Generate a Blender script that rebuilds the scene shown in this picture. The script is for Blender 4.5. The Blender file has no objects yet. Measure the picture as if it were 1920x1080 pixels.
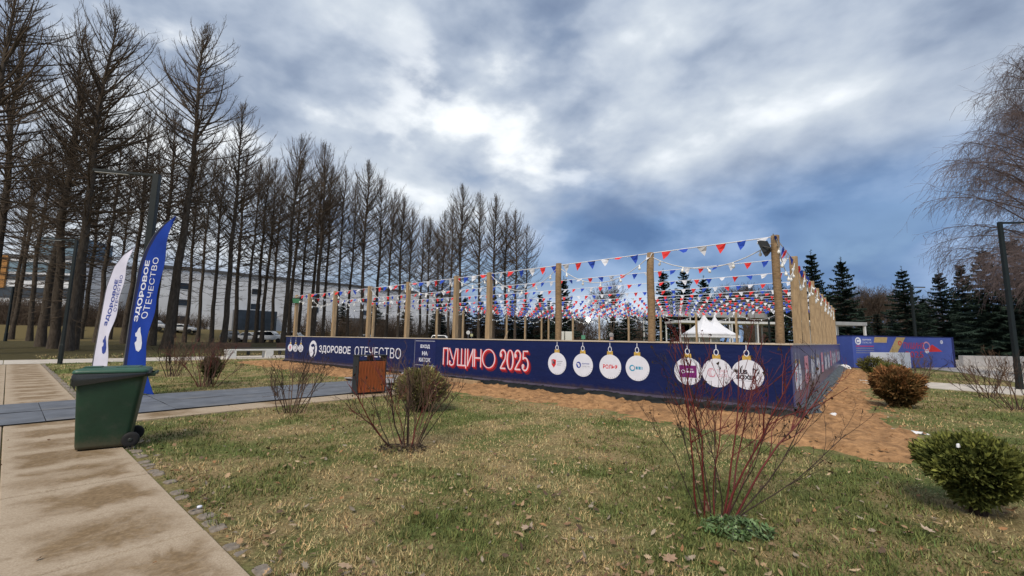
import bpy, bmesh, math, random
import numpy as np
from mathutils import Vector, Matrix, noise as mnoise

random.seed(7); rng = np.random.default_rng(7)
SC = bpy.context.scene; COL = SC.collection
PI = math.pi
# ------------------------------------------------------------------ camera
EYE = 1.5
PITCH, ROLL = math.radians(6.795), 0.0148
cam_d = bpy.data.cameras.new('camera'); cam = bpy.data.objects.new('camera', cam_d); COL.objects.link(cam)
fwd = Vector((0, math.cos(PITCH), math.sin(PITCH))); upv = Vector((0, -math.sin(PITCH), math.cos(PITCH)))
rgt = Vector((1, 0, 0))
cr, sr = math.cos(ROLL), math.sin(ROLL)
cx = rgt*cr + upv*sr; cy = -rgt*sr + upv*cr; cz = -fwd
cam.matrix_world = Matrix(((cx.x, cy.x, cz.x, 0), (cx.y, cy.y, cz.y, 0), (cx.z, cy.z, cz.z, EYE), (0, 0, 0, 1)))
cam_d.sensor_width = 36; cam_d.lens = 803*36/1920
cam_d.clip_start = 0.05; cam_d.clip_end = 3000
SC.camera = cam
# ------------------------------------------------------------------ light
SUN_EL, SUN_AZ = math.radians(48), math.radians(-160)     # azimuth from +Y towards +X
sun_d = bpy.data.lights.new('sun', 'SUN'); sun = bpy.data.objects.new('sun', sun_d); COL.objects.link(sun)
sun_d.energy = 2.0; sun_d.angle = math.radians(22); sun_d.color = (1.0, 0.89, 0.74)
sdir = Vector((math.sin(SUN_AZ)*math.cos(SUN_EL), math.cos(SUN_AZ)*math.cos(SUN_EL), math.sin(SUN_EL)))
sun.rotation_euler = sdir.to_track_quat('Z', 'Y').to_euler()
sun.location = (-20, 5, 40)
SC.view_settings.view_transform = 'Standard'; SC.view_settings.look = 'None'
SC.view_settings.exposure = 0.58; SC.view_settings.gamma = 1.0; SC.view_settings.use_curve_mapping = False
SC.cycles.use_denoising = True
SC.cycles.max_bounces = 6; SC.cycles.transparent_max_bounces = 8

class NT:
    def __init__(s, tree): s.t = tree; s.n = tree.nodes; s.l = tree.links
    def add(s, typ, inputs=None, **props):
        nd = s.n.new(typ)
        for k, v in props.items(): setattr(nd, k, v)
        for k, v in (inputs or {}).items(): s.set(nd.inputs[k], v)
        return nd
    def set(s, sock, v):
        if hasattr(v, 'is_output') or isinstance(v, bpy.types.NodeSocket): s.l.new(v, sock)
        else:
            if sock.type == 'RGBA' and len(v) == 3: v = (*v, 1)
            sock.default_value = v
    def math(s, op, a, b=0.0, c=None, clamp=False):
        nd = s.add('ShaderNodeMath', operation=op, use_clamp=clamp)
        s.set(nd.inputs[0], a); s.set(nd.inputs[1], b)
        if c is not None: s.set(nd.inputs[2], c)
        return nd.outputs[0]
    def smooth(s, x, lo, hi, a=0.0, b=1.0):
        nd = s.add('ShaderNodeMapRange', interpolation_type='SMOOTHSTEP')
        s.set(nd.inputs[0], x)
        for i, v in enumerate((lo, hi, a, b)): nd.inputs[i+1].default_value = v
        return nd.outputs[0]
    def mix(s, f, a, b, blend='MIX'):
        nd = s.add('ShaderNodeMix', data_type='RGBA', blend_type=blend)
        s.set(nd.inputs[0], f); s.set(nd.inputs[6], a); s.set(nd.inputs[7], b)
        return nd.outputs[2]
    def noise(s, vec, scale, detail=4, rough=.55, dist=0.0):
        nd = s.add('ShaderNodeTexNoise')
        if vec is not None: s.set(nd.inputs['Vector'], vec)
        for k, v in (('Scale', scale), ('Detail', detail), ('Roughness', rough), ('Distortion', dist)): nd.inputs[k].default_value = v
        return nd.outputs[0]
    def ramp(s, f, stops):
        nd = s.add('ShaderNodeValToRGB'); s.set(nd.inputs[0], f); el = nd.color_ramp.elements
        while len(el) < len(stops): el.new(.5)
        for e, (p, c) in zip(el, stops): e.position = p; e.color = (*c, 1)
        return nd.outputs[0]
    def mapv(s, vec, loc=(0, 0, 0), rot=(0, 0, 0), sc=(1, 1, 1)):
        nd = s.add('ShaderNodeMapping', {'Vector': vec}); nd.inputs[1].default_value = loc; nd.inputs[2].default_value = rot; nd.inputs[3].default_value = sc
        return nd.outputs[0]

# ------------------------------------------------------------------ sky
W = bpy.data.worlds.new('World'); SC.world = W; W.use_nodes = True
t = NT(W.node_tree); t.n.clear()
out = t.add('ShaderNodeOutputWorld'); bg = t.add('ShaderNodeBackground'); bg.inputs[1].default_value = 0.1
t.l.new(bg.outputs[0], out.inputs[0])
sky = t.add('ShaderNodeTexSky', sky_type='NISHITA', sun_disc=False, sun_elevation=SUN_EL, sun_rotation=SUN_AZ)
tc = t.add('ShaderNodeTexCoord'); sep = t.add('ShaderNodeSeparateXYZ', {0: tc.outputs['Generated']})
dx, dy, dz = sep.outputs
zc = t.math('ADD', t.math('MAXIMUM', dz, 0.0), 0.42)
px = t.math('DIVIDE', dx, zc); py = t.math('DIVIDE', dy, zc)
P = t.mapv(tc.outputs['Generated'], sc=(1, 1, 1.7))
Ps = t.mapv(P, rot=(0, math.radians(-24), 0), sc=(1, 1, 1.05))
n1 = t.noise(t.mapv(Ps, loc=(.4, .2, .3)), 2.2, 5, .48, .1)
n2 = t.noise(t.mapv(Ps, loc=(3.1, 7.7, 1)), 5.0, 6, .5, .1)
n3 = t.noise(t.mapv(Ps, loc=(9, 2, 5)), 1.5, 3, .5, .1)
dens = t.math('ADD', t.math('MULTIPLY', n1, .62), t.math('MULTIPLY', n2, .38))
# high broken layer, pale grey to slate
high = t.ramp(dens, [(.37, (1.25, 1.65, 2.5)), (.44, (2.1, 2.6, 3.5)), (.50, (3.3, 3.8, 4.6)), (.565, (4.5, 4.95, 5.5)), (.63, (6.6, 6.9, 7.2))])
# low slate-blue bank of cloud ahead and to the right
zz = t.math('ADD', dz, t.math('MULTIPLY', t.math('SUBTRACT', n1, .5), .34))
bank = t.math('MULTIPLY', t.smooth(zz, .41, .21), t.smooth(t.math('ADD', t.math('DIVIDE', dx, t.math('MAXIMUM', dy, .05)), t.math('MULTIPLY', t.math('SUBTRACT', n3, .5), .5)), -.32, .16))
bankc = t.ramp(n2, [(.34, (.78, 1.42, 2.75)), (.5, (1.2, 2.0, 3.5)), (.66, (2.2, 3.1, 4.7))])
# brighter break in the layer ahead, a little left of the view
glow = t.add('ShaderNodeVectorMath', {0: tc.outputs['Generated'], 1: (-.06, .905, .42)}, operation='DOT_PRODUCT').outputs['Value']
gl2 = t.add('ShaderNodeVectorMath', {0: tc.outputs['Generated'], 1: (-.52, .74, .42)}, operation='DOT_PRODUCT').outputs['Value']
brk = t.math('MAXIMUM', t.smooth(glow, .945, 1.0), t.smooth(gl2, .95, 1.0))
high = t.mix(t.math('MULTIPLY', brk, t.smooth(n2, .49, .66, .0, .75)), high, (7.6, 7.8, 7.9))
colr = t.mix(bank, high, bankc)
# thin clear strip at the horizon straight ahead
gap = t.math('MULTIPLY', t.smooth(t.math('ABSOLUTE', t.math('SUBTRACT', px, .44)), .5, .1), t.smooth(dz, .15, .07))
colr = t.mix(t.math('MULTIPLY', gap, .8), colr, (5.2, 5.9, 6.8))
holes = t.math('MULTIPLY', t.smooth(n3, .50, .38), t.smooth(dens, .52, .42))
colr = t.mix(t.math('MULTIPLY', holes, .35), colr, sky.outputs[0])
t.l.new(colr, bg.inputs[0])

# ------------------------------------------------------------------ materials
def mat(name, col, rough=.75, var=.25, scale=6.0, bump=0.0, bscale=40.0, metal=0.0, spec=.35, dirt=None, splash=None, stretch=(1, 1, 1), attr=False, emit=None):
    m = bpy.data.materials.new(name); m.use_nodes = True; t = NT(m.node_tree); t.n.clear()
    o = t.add('ShaderNodeOutputMaterial'); b = t.add('ShaderNodeBsdfPrincipled', {'Roughness': rough, 'Metallic': metal})
    b.inputs['Specular IOR Level'].default_value = spec
    t.l.new(b.outputs[0], o.inputs[0])
    tc = t.add('ShaderNodeTexCoord').outputs['Object']
    v = t.mapv(tc, sc=stretch)
    c1 = tuple(max(0, c*(1-var)) for c in col); c2 = tuple(min(1, c*(1+var)) for c in col)
    c = t.ramp(t.noise(v, scale, 5, .6), [(.3, c1), (.7, c2)])
    if attr:
        at = t.add('ShaderNodeAttribute', attribute_name='Col')
        c = t.mix(1.0, at.outputs[0], t.ramp(t.noise(v, scale, 4), [(.3, (1-var,)*3), (.7, (1,)*3)]), 'MULTIPLY')
    if dirt: c = t.mix(t.smooth(t.noise(t.mapv(tc, loc=(5, 3, 2)), dirt[1], 5, .65), .5, .72, 0, dirt[2]), c, dirt[0])
    if splash:   # mud spattered along the foot
        zz_ = t.add('ShaderNodeSeparateXYZ', {0: tc}).outputs[2]
        zz_ = t.math('ADD', zz_, t.math('MULTIPLY', t.math('SUBTRACT', t.noise(tc, 9, 6, .75), .5), splash[2]))
        c = t.mix(t.smooth(zz_, splash[1][1], splash[1][0], 0, .75), c, splash[0])
    t.l.new(c, b.inputs['Base Color'])
    if bump:
        bp = t.add('ShaderNodeBump', {'Strength': 1.0, 'Distance': bump, 'Height': t.noise(v, bscale, 5, .6)}); t.l.new(bp.outputs[0], b.inputs['Normal'])
    if emit:
        b.inputs['Emission Color'].default_value = (*emit[0], 1); b.inputs['Emission Strength'].default_value = emit[1]
    return m

# ------------------------------------------------------------------ mesh helpers
def tag(o, label=None, cat=None, group=None, kind=None):
    if label: o['label'] = label
    if cat: o['category'] = cat
    if group: o['group'] = group
    if kind: o['kind'] = kind
    return o
def empty(name, loc=(0, 0, 0), rz=0.0, label=None, cat=None, group=None, kind=None):
    o = bpy.data.objects.new(name, None); COL.objects.link(o); o.location = loc; o.rotation_euler = (0, 0, rz); o.empty_display_size = .2
    return tag(o, label, cat, group, kind)
def link(name, me, parent=None, loc=(0, 0, 0), rot=(0, 0, 0), sc=(1, 1, 1)):
    o = bpy.data.objects.new(name, me); COL.objects.link(o); o.location = loc; o.rotation_euler = rot; o.scale = sc
    if parent is not None: o.parent = parent
    return o
def raw_mesh(name, V, F, mats, smooth=False, col=None, mi=None):
    """V (n,3) array, F (m,k) array with one face size"""
    V = np.asarray(V, np.float32); F = np.asarray(F, np.int32); k = F.shape[1]
    me = bpy.data.meshes.new(name); me.vertices.add(len(V)); me.vertices.foreach_set('co', V.ravel())
    me.loops.add(F.size); me.loops.foreach_set('vertex_index', F.ravel())
    me.polygons.add(len(F)); me.polygons.foreach_set('loop_start', np.arange(0, F.size, k, dtype=np.int32))
    if mi is not None: me.polygons.foreach_set('material_index', np.asarray(mi, np.int32))
    me.update(calc_edges=True)
    if smooth: me.polygons.foreach_set('use_smooth', np.ones(len(F), bool))
    if col is not None:
        a = me.attributes.new('Col', 'FLOAT_COLOR', 'POINT'); c = np.ones((len(V), 4), np.float32); c[:, :3] = col
        a.data.foreach_set('color', c.ravel())
    for m in (mats if isinstance(mats, (list, tuple)) else [mats]): me.materials.append(m)
    return me
def tube_arrays(P0, P1, R0, R1, n=3):
    P0, P1 = np.asarray(P0, float), np.asarray(P1, float); R0, R1 = np.asarray(R0, float), np.asarray(R1, float)
    d = P1-P0; d /= np.maximum(np.linalg.norm(d, axis=1, keepdims=True), 1e-9)
    a = np.where(np.abs(d[:, 2:3]) < .9, np.array([[0, 0, 1.]]), np.array([[1., 0, 0]]))
    u = np.cross(d, a); u /= np.maximum(np.linalg.norm(u, axis=1, keepdims=True), 1e-9); w = np.cross(d, u)
    ang = np.arange(n)*2*PI/n
    ring = u[:, None, :]*np.cos(ang)[None, :, None] + w[:, None, :]*np.sin(ang)[None, :, None]
    A = P0[:, None, :] + ring*R0[:, None, None]; B = P1[:, None, :] + ring*R1[:, None, None]
    V = np.concatenate([A, B], 1).reshape(-1, 3)
    base = (np.arange(len(P0))*2*n)[:, None, None]
    i = np.arange(n); j = (i+1) % n
    F = np.stack([i, j, j+n, i+n], 1)[None] + base
    return V, F.reshape(-1, 4)
class Segs:
    def __init__(s): s.a = []; s.b = []; s.ra = []; s.rb = []
    def seg(s, a, b, ra, rb): s.a.append(a); s.b.append(b); s.ra.append(ra); s.rb.append(rb)
    def path(s, pts, r0, r1):
        n = len(pts)-1
        for i in range(n): s.seg(pts[i], pts[i+1], r0+(r1-r0)*i/n, r0+(r1-r0)*(i+1)/n)
    def arrays(s, n=3): return tube_arrays(s.a, s.b, s.ra, s.rb, n)
    def mesh(s, name, mats, n=3, smooth=True):
        V, F = s.arrays(n); return raw_mesh(name, V, F, mats, smooth)
class MB:
    def __init__(s): s.v = []; s.f = []; s.m = []
    def add(s, vs, fs, mi=0):
        o = len(s.v); s.v += [tuple(v) for v in vs]; s.f += [tuple(i+o for i in f) for f in fs]; s.m += [mi]*len(fs); return s
    def box(s, lo, hi, mi=0, rot=None, c=None):
        x0, y0, z0 = lo; x1, y1, z1 = hi
        vs = [Vector(p) for p in ((x0, y0, z0), (x1, y0, z0), (x1, y1, z0), (x0, y1, z0), (x0, y0, z1), (x1, y0, z1), (x1, y1, z1), (x0, y1, z1))]
        if rot is not None:
            c = Vector(c) if c is not None else sum(vs, Vector())/8
            vs = [rot @ (v-c)+c for v in vs]
        return s.add(vs, [(0, 3, 2, 1), (4, 5, 6, 7), (0, 1, 5, 4), (1, 2, 6, 5), (2, 3, 7, 6), (3, 0, 4, 7)], mi)
    def bar(s, a, b, r, n=6, mi=0, r1=None, cap=True):
        a, b = Vector(a), Vector(b); d = (b-a).normalized(); u = d.orthogonal().normalized(); w = d.cross(u); r1 = r if r1 is None else r1
        vs = [a+(u*math.cos(2*PI*i/n)+w*math.sin(2*PI*i/n))*r for i in range(n)]+[b+(u*math.cos(2*PI*i/n)+w*math.sin(2*PI*i/n))*r1 for i in range(n)]
        fs = [(i, (i+1) % n, (i+1) % n+n, i+n) for i in range(n)]
        if cap: fs += [tuple(range(n))[::-1], tuple(range(n, 2*n))]
        return s.add(vs, fs, mi)
    def loft(s, rings, mi=0, cap=(True, True)):
        n = len(rings[0]); vs = [p for r in rings for p in r]; fs = []
        for k in range(len(rings)-1):
            for i in range(n): fs.append((k*n+i, k*n+(i+1) % n, (k+1)*n+(i+1) % n, (k+1)*n+i))
        if cap[0]: fs.append(tuple(range(n))[::-1])
        if cap[1]: fs.append(tuple(range((len(rings)-1)*n, len(rings)*n)))
        return s.add(vs, fs, mi)
    def lathe(s, c, prof, axis='Z', n=14, mi=0):
        rings = []
        for r, h in prof:
            ring = []
            for i in range(n):
                a = 2*PI*i/n; x, y = r*math.cos(a), r*math.sin(a)
                p = {'Z': (x, y, h), 'Y': (x, h, -y), 'X': (h, x, y)}[axis]
                ring.append((p[0]+c[0], p[1]+c[1], p[2]+c[2]))
            rings.append(ring)
        return s.loft(rings, mi)
    def mesh(s, name, mats, smooth=False, bevel=0.0):
        me = bpy.data.meshes.new(name); me.from_pydata(s.v, [], s.f); mats = mats if isinstance(mats, (list, tuple)) else [mats]
        for m in mats: me.materials.append(m)
        me.polygons.foreach_set('material_index', s.m)
        if bevel:
            bm = bmesh.new(); bm.from_mesh(me)
            bmesh.ops.bevel(bm, geom=[e for e in bm.edges if len(e.link_faces) == 2 and e.calc_face_angle(0) > .5], offset=bevel, segments=1, affect='EDGES', clamp_overlap=True)
            bm.to_mesh(me); bm.free()
        if smooth: me.polygons.foreach_set('use_smooth', [True]*len(me.polygons))
        me.update(); return me
    def obj(s, name, mats, parent=None, smooth=False, bevel=0.0, **kw): return link(name, s.mesh(name, mats, smooth, bevel), parent, **kw)
def rrect(hx, hy, r, z, cx=0, cy=0, k=4):
    pts = []
    for sx, sy, a0 in ((1, 1, 0), (-1, 1, 90), (-1, -1, 180), (1, -1, 270)):
        for i in range(k):
            a = math.radians(a0+90*i/(k-1)); pts.append((cx+sx*(hx-r)+r*math.cos(a), cy+sy*(hy-r)+r*math.sin(a), z))
    return pts
# flat lettering -----------------------------------------------------
_txt = {}
def text2d(body, bold=0.0):
    """letters as flat polygons, normalised to height of the block and natural width"""
    if (body, bold) in _txt: return _txt[(body, bold)]
    c = bpy.data.curves.new('lettering_source', 'FONT'); c.body = body; c.offset = bold; c.resolution_u = 3; c.align_x = 'CENTER'; c.space_line = .95
    o = bpy.data.objects.new('lettering_source', c); COL.objects.link(o)
    dg = bpy.context.evaluated_depsgraph_get(); me = bpy.data.meshes.new_from_object(o.evaluated_get(dg))
    V = np.zeros(len(me.vertices)*3); me.vertices.foreach_get('co', V); V = V.reshape(-1, 3)[:, :2]
    F = [tuple(p.vertices) for p in me.polygons]
    lo, hi = V.min(0), V.max(0); V = (V-lo)/(hi-lo)
    asp = (hi[0]-lo[0])/(hi[1]-lo[1])
    bpy.data.objects.remove(o); bpy.data.curves.remove(c); bpy.data.meshes.remove(me)
    _txt[(body, bold)] = (V, F, asp); return _txt[(body, bold)]
class Print(MB):
    """flat print on a vertical panel: x along, z up, thin steps towards -y"""
    def text(s, body, x0, x1, z0, z1, off, mi=0, bold=0.0):
        V, F, _ = text2d(body, bold); return s.add([(x0+(x1-x0)*a, -off, z0+(z1-z0)*b) for a, b in V], F, mi)
    def poly(s, pts, off, mi=0): return s.add([(a, -off, b) for a, b in pts], [tuple(range(len(pts)))], mi)
    def disc(s, x, z, rx, rz, off, mi=0, n=36): return s.poly([(x+rx*math.cos(2*PI*i/n), z+rz*math.sin(2*PI*i/n)) for i in range(n)], off, mi)
    def ribbon(s, pts, w, off, mi=0, closed=False):
        n = len(pts); L = []; R = []
        for i in range(n):
            a = pts[(i-1) % n] if (closed or i > 0) else pts[i]; b = pts[(i+1) % n] if (closed or i < n-1) else pts[i]
            tx, tz = b[0]-a[0], b[1]-a[1]; l = math.hypot(tx, tz) or 1; nx, nz = -tz/l, tx/l
            ww = w[i] if isinstance(w, (list, tuple)) else w
            L.append((pts[i][0]+nx*ww/2, -off, pts[i][1]+nz*ww/2)); R.append((pts[i][0]-nx*ww/2, -off, pts[i][1]-nz*ww/2))
        m = n if closed else n-1
        return s.add(L+R, [(n+i, n+(i+1) % n, (i+1) % n, i) for i in range(m)], mi)
    def ring(s, x, z, r, w, off, mi=0, n=28, a0=0, a1=360, rz=None):
        rz = r if rz is None else rz
        cl = a1-a0 >= 360; k = n if cl else n+1
        return s.ribbon([(x+r*math.cos(math.radians(a0+(a1-a0)*i/n)), z+rz*math.sin(math.radians(a0+(a1-a0)*i/n))) for i in range(k)], w, off, mi, cl)
    def scribble(s, x0, x1, z, h, off, mi=0, seed=1):
        r = random.Random(seed); x = x0
        while x < x1-.01:
            w = min(r.uniform(.6, 1.1)*h, x1-x); s.poly([(x, z), (x+w*.72, z), (x+w*.72, z+h*r.uniform(.7, 1)), (x, z+h*r.uniform(.7, 1))], off, mi); x += w
        return s

# park grid: u runs along the slab path away to the left, w runs along the mats away to the right
AZ = .7086; UA = Vector((-math.cos(AZ), math.sin(AZ), 0)); WA = Vector((math.sin(AZ), math.cos(AZ), 0)); GRID = math.atan2(WA.y, WA.x)
def uw(u, w, z=0.0): return UA*u + WA*w + Vector((0, 0, z))
def to_uw(x, y): return x*UA.x + y*UA.y, x*WA.x + y*WA.y
def sstep(x, a, b):
    t = np.clip((np.asarray(x, float)-a)/(b-a), 0, 1); return t*t*(3-2*t)
def ground_h(x, y):
    u, w = to_uw(np.asarray(x, float), np.asarray(y, float))
    return sstep(u, 38, 68)*.45 + sstep(u-.12*w, 78, 92)*2.0
# ------------------------------------------------------------------ value noise for scattering
_tab = rng.random((256, 256))
def vnoise(x, y, s):
    x = np.asarray(x)*s+1000; y = np.asarray(y)*s+1000; xi = np.floor(x).astype(int); yi = np.floor(y).astype(int); fx = x-xi; fy = y-yi
    fx = fx*fx*(3-2*fx); fy = fy*fy*(3-2*fy); g = lambda a, b: _tab[a % 256, b % 256]
    return (g(xi, yi)*(1-fx)+g(xi+1, yi)*fx)*(1-fy)+(g(xi, yi+1)*(1-fx)+g(xi+1, yi+1)*fx)*fy
def fbm(x, y, s): return vnoise(x, y, s)*.5+vnoise(x, y, s*2.1)*.3+vnoise(x, y, s*4.3)*.2

# rink outline
CORNER = Vector((5.515, 8.527, 0)); LFRONT, LRIGHT = 23.64, 24.6
RD = Vector((.6297, .7768, 0)); RN = Vector((.7768, -.6297, 0))
W_RINK = to_uw(CORNER.x, CORNER.y)[1]; U_RINK = to_uw(CORNER.x, CORNER.y)[0]
def sand_depth(x, y):
    """distance outwards from the rink boards (negative inside), minus the local sand width"""
    u, w = to_uw(x, y)
    dfront = W_RINK-w; dr = (x-CORNER.x)*RN.x+(y-CORNER.y)*RN.y
    dleft = u-(U_RINK+LFRONT)
    bul = np.exp(-((dr-.9)**2+(dfront-1.2)**2)/3.0)*1.25
    wf = 2.15+.35*(fbm(x, y, .8)-.5)*2 + bul*1.0; wr = 1.55+.35*(fbm(x, y, .9)-.5)*2 + bul*.6
    along = (x-CORNER.x)*RD.x+(y-CORNER.y)*RD.y
    wr = np.where(along > 21, 1.55-(along-21)*.3, wr)
    wl = 2.6
    return np.maximum(np.maximum(dfront-wf, dr-wr), dleft-wl)
# ------------------------------------------------------------------ ground
def lawn_material():
    m = bpy.data.materials.new('lawn'); m.use_nodes = True; t = NT(m.node_tree); t.n.clear()
    o = t.add('ShaderNodeOutputMaterial'); b = t.add('ShaderNodeBsdfPrincipled', {'Roughness': .95}); b.inputs['Specular IOR Level'].default_value = .1
    t.l.new(b.outputs[0], o.inputs[0])
    tc = t.add('ShaderNodeTexCoord').outputs['Object']
    fine = t.noise(tc, 26, 8, .75); mid = t.noise(tc, 1.1, 6, .65, .3); big = t.noise(t.mapv(tc, loc=(4, 9, 0)), .32, 4, .55)
    straw = t.ramp(fine, [(.3, (.12, .085, .045)), (.48, (.27, .20, .10)), (.62, (.40, .31, .165)), (.75, (.50, .40, .24))])
    green = t.ramp(fine, [(.3, (.05, .06, .02)), (.5, (.12, .145, .045)), (.72, (.22, .245, .085))])
    f = t.math('ADD', t.math('MULTIPLY', mid, .6), t.math('MULTIPLY', big, .4))
    c = t.mix(t.smooth(f, .42, .57), straw, green)
    c = t.mix(t.smooth(t.noise(t.mapv(tc, loc=(2, 2, 2)), 2.4, 6, .7), .58, .74, 0, .7), c, (.085, .06, .04))
    sp = t.add('ShaderNodeSeparateXYZ', {0: tc})
    uu = t.math('ADD', t.math('MULTIPLY', sp.outputs[0], UA.x), t.math('MULTIPLY', sp.outputs[1], UA.y))
    # needle litter under the larches, pale dry bank by the car park beyond
    wood = t.ramp(t.noise(tc, 9, 8, .7), [(.3, (.03, .026, .013)), (.55, (.075, .065, .03)), (.75, (.13, .10, .05))])
    c = t.mix(t.smooth(t.math('ADD', uu, t.math('MULTIPLY', mid, 3)), 35.6, 37.4), c, wood)
    c = t.mix(t.smooth(t.math('ADD', uu, t.math('MULTIPLY', mid, 5)), 77, 80), c, t.ramp(fine, [(.3, (.09, .07, .03)), (.7, (.19, .15, .07))]))
    t.l.new(c, b.inputs['Base Color'])
    bp = t.add('ShaderNodeBump', {'Strength': 1.0, 'Distance': .03, 'Height': fine}); t.l.new(bp.outputs[0], b.inputs['Normal'])
    return m
M_LAWN = lawn_material()
g = np.sinh(np.linspace(-1, 1, 171)*6.0)/np.sinh(6.0)*900
gx, gy = np.meshgrid(g, g+20); gz = ground_h(gx, gy)
n = len(g); idx = np.arange(n*n).reshape(n, n)
F = np.stack([idx[:-1, :-1], idx[:-1, 1:], idx[1:, 1:], idx[1:, :-1]], -1).reshape(-1, 4)
tag(link('ground', raw_mesh('ground', np.stack([gx, gy, gz], -1).reshape(-1, 3), F, M_LAWN, True)), kind='structure')

# concrete slabs
def slab_material():
    m = bpy.data.materials.new('concrete_slab'); m.use_nodes = True; t = NT(m.node_tree); t.n.clear()
    o = t.add('ShaderNodeOutputMaterial'); b = t.add('ShaderNodeBsdfPrincipled', {'Roughness': .8}); b.inputs['Specular IOR Level'].default_value = .3
    t.l.new(b.outputs[0], o.inputs[0])
    geo = t.add('ShaderNodeNewGeometry').outputs['Position']; tc = t.add('ShaderNodeTexCoord')
    ob = t.add('ShaderNodeObjectInfo').outputs['Random']
    fine = t.noise(geo, 90, 6, .7); mid = t.noise(geo, 2.6, 8, .68, .6)
    base = t.ramp(fine, [(.3, (.27, .205, .14)), (.5, (.385, .305, .22)), (.7, (.47, .39, .295))])
    sp = t.add('ShaderNodeSeparateXYZ', {0: tc.outputs['Object']})
    # mud dries towards the middle of each half slab, the rims wash clean
    hu = t.math('ABSOLUTE', t.math('SUBTRACT', t.math('FRACT', t.math('MULTIPLY', sp.outputs[1], 1.0)), .5))
    hw = t.math('ABSOLUTE', sp.outputs[0])
    rim = t.math('MULTIPLY', t.smooth(t.math('ADD', hu, t.math('MULTIPLY', t.math('SUBTRACT', mid, .5), .8)), .47, .22), t.smooth(t.math('ADD', hw, t.math('MULTIPLY', t.math('SUBTRACT', mid, .5), .6)), .50, .26))
    st = t.math('MULTIPLY', rim, t.smooth(t.noise(geo, 1.5, 7, .68, .5), .32, .58, .2, 1))
    mud = t.ramp(t.noise(geo, 26, 7, .72), [(.3, (.11, .07, .032)), (.55, (.21, .14, .072)), (.75, (.32, .23, .13))])
    c = t.mix(t.math('MULTIPLY', st, .95), base, mud)
    c = t.mix(t.smooth(t.noise(geo, 5, 8, .78), .53, .70, 0, .65), c, (.21, .15, .09))
    t.l.new(c, b.inputs['Base Color'])
    bp = t.add('ShaderNodeBump', {'Strength': .6, 'Distance': .004, 'Height': fine}); t.l.new(bp.outputs[0], b.inputs['Normal'])
    return m
M_SLAB = slab_material()
M_PALE = mat('pale_concrete', (.50, .455, .40), .85, .22, 3.0, .003, 60, dirt=((.30, .24, .17), 1.4, .6))
M_GAP = mat('joint_soil', (.03, .024, .018), .95, .3, 20)
def slab_mesh(wid, length, th=.08):
    return MB().box((-wid/2, -length/2, -th), (wid/2, length/2, 0)).mesh('slab', M_SLAB, bevel=.008)
path = empty('path', kind='structure')
link('joint_bed', MB().box((-3.1, -8, -.1), (1.13, 30.3, -.035)).mesh('joint_bed', M_GAP), path, loc=(0, 0, .03), rot=(0, 0, GRID))
me = slab_mesh(1.024, 1.976)
for r in range(4):
    for k in range(-3, 15):
        u = 1.0+2.0*k+(0, .0, 1.0, .0)[r]
        if u > 29.4: continue
        p = uw(u, 1.13-.52-1.038*r, .03+random.uniform(-.003, .003))
        link('slab', me, path, loc=p, rot=(random.uniform(-.002, .002), random.uniform(-.002, .002), GRID))
me2 = slab_mesh(2.0, 1.88)
for k in range(3):
    for q in range(2):
        link('slab', me2, path, loc=uw(10.72+1.9*q, 2.16+2.02*k, .028), rot=(0, 0, GRID))
far = empty('path', kind='structure')
fm = MB().box((-1.49, -1.02, -.08), (1.49, 1.02, 0)).mesh('slab', M_PALE, bevel=.01)
for k in range(-14, 16):
    for q in range(2):
        link('slab', fm, far, loc=uw(31.45+2.05*q, 1.5+3.0*k, .03+ random.uniform(-.003, .003)), rot=(0, 0, GRID))
# right-hand path and plaza
def sheet(name, pts, z, m, kind='structure', th=.08):
    b = MB(); n = len(pts); b.add([(x, y, z-th) for x, y in pts]+[(x, y, z) for x, y in pts], [tuple(range(n, 2*n))]+[(i, (i+1) % n, (i+1) % n+n, i+n) for i in range(n)])
    return tag(b.obj(name, m), kind=kind)
sheet('path', [(13.0, 17.5), (13.8, 16.75), (15.79, 13.3), (18.3, 10.2), (21.2, 12.6), (18.9, 15.7), (17.0, 17.4), (15.0, 18.9), (14.4, 19.2)], .024, M_PALE)
sheet('plaza', [(26.6, 27.9), (25.0, 24.0), (20.5, 17.3), (21.6, 12.8), (26, 6), (90, 10), (95, 60), (40, 62), (31, 40), (29.0, 31.6)], .03, M_PALE)
# cobble edging beside the slabs
M_COB = mat('cobble_stone', (.22, .19, .16), .85, .45, 9, .008, 30, dirt=((.13, .095, .06), 2.2, .95))
edging = empty('kerb', kind='structure')
cobs = []
for k in range(6):
    b = MB(); hx, hy = random.uniform(.042, .06), random.uniform(.055, .075)
    b.loft([rrect(hx, hy, .015, -.06, k=2), rrect(hx, hy, .018, -.006, k=2), rrect(hx*.8, hy*.82, .018, .006, k=2)], cap=(False, True)); cobs.append(b.mesh('cobble', M_COB))
u = -1.0
while u < 9.6:
    link('cobble', random.choice(cobs), edging, loc=uw(u, 1.205+random.uniform(-.02, .02), .004+random.uniform(-.014, .008)), rot=(random.uniform(-.1, .1), random.uniform(-.1, .1), GRID+random.uniform(-.15, .15)))
    u += random.uniform(.135, .19) if random.random() < .8 else random.uniform(.3, .5)
u = 14.0
while u < 29.5:
    link('cobble', random.choice(cobs), edging, loc=uw(u, 1.21+random.uniform(-.012, .012), .012+random.uniform(-.012, .01)), rot=(0, 0, GRID+random.uniform(-.15, .15)), sc=(1.2, 1.6, 1))
    u += random.uniform(.24, .3)

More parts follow.
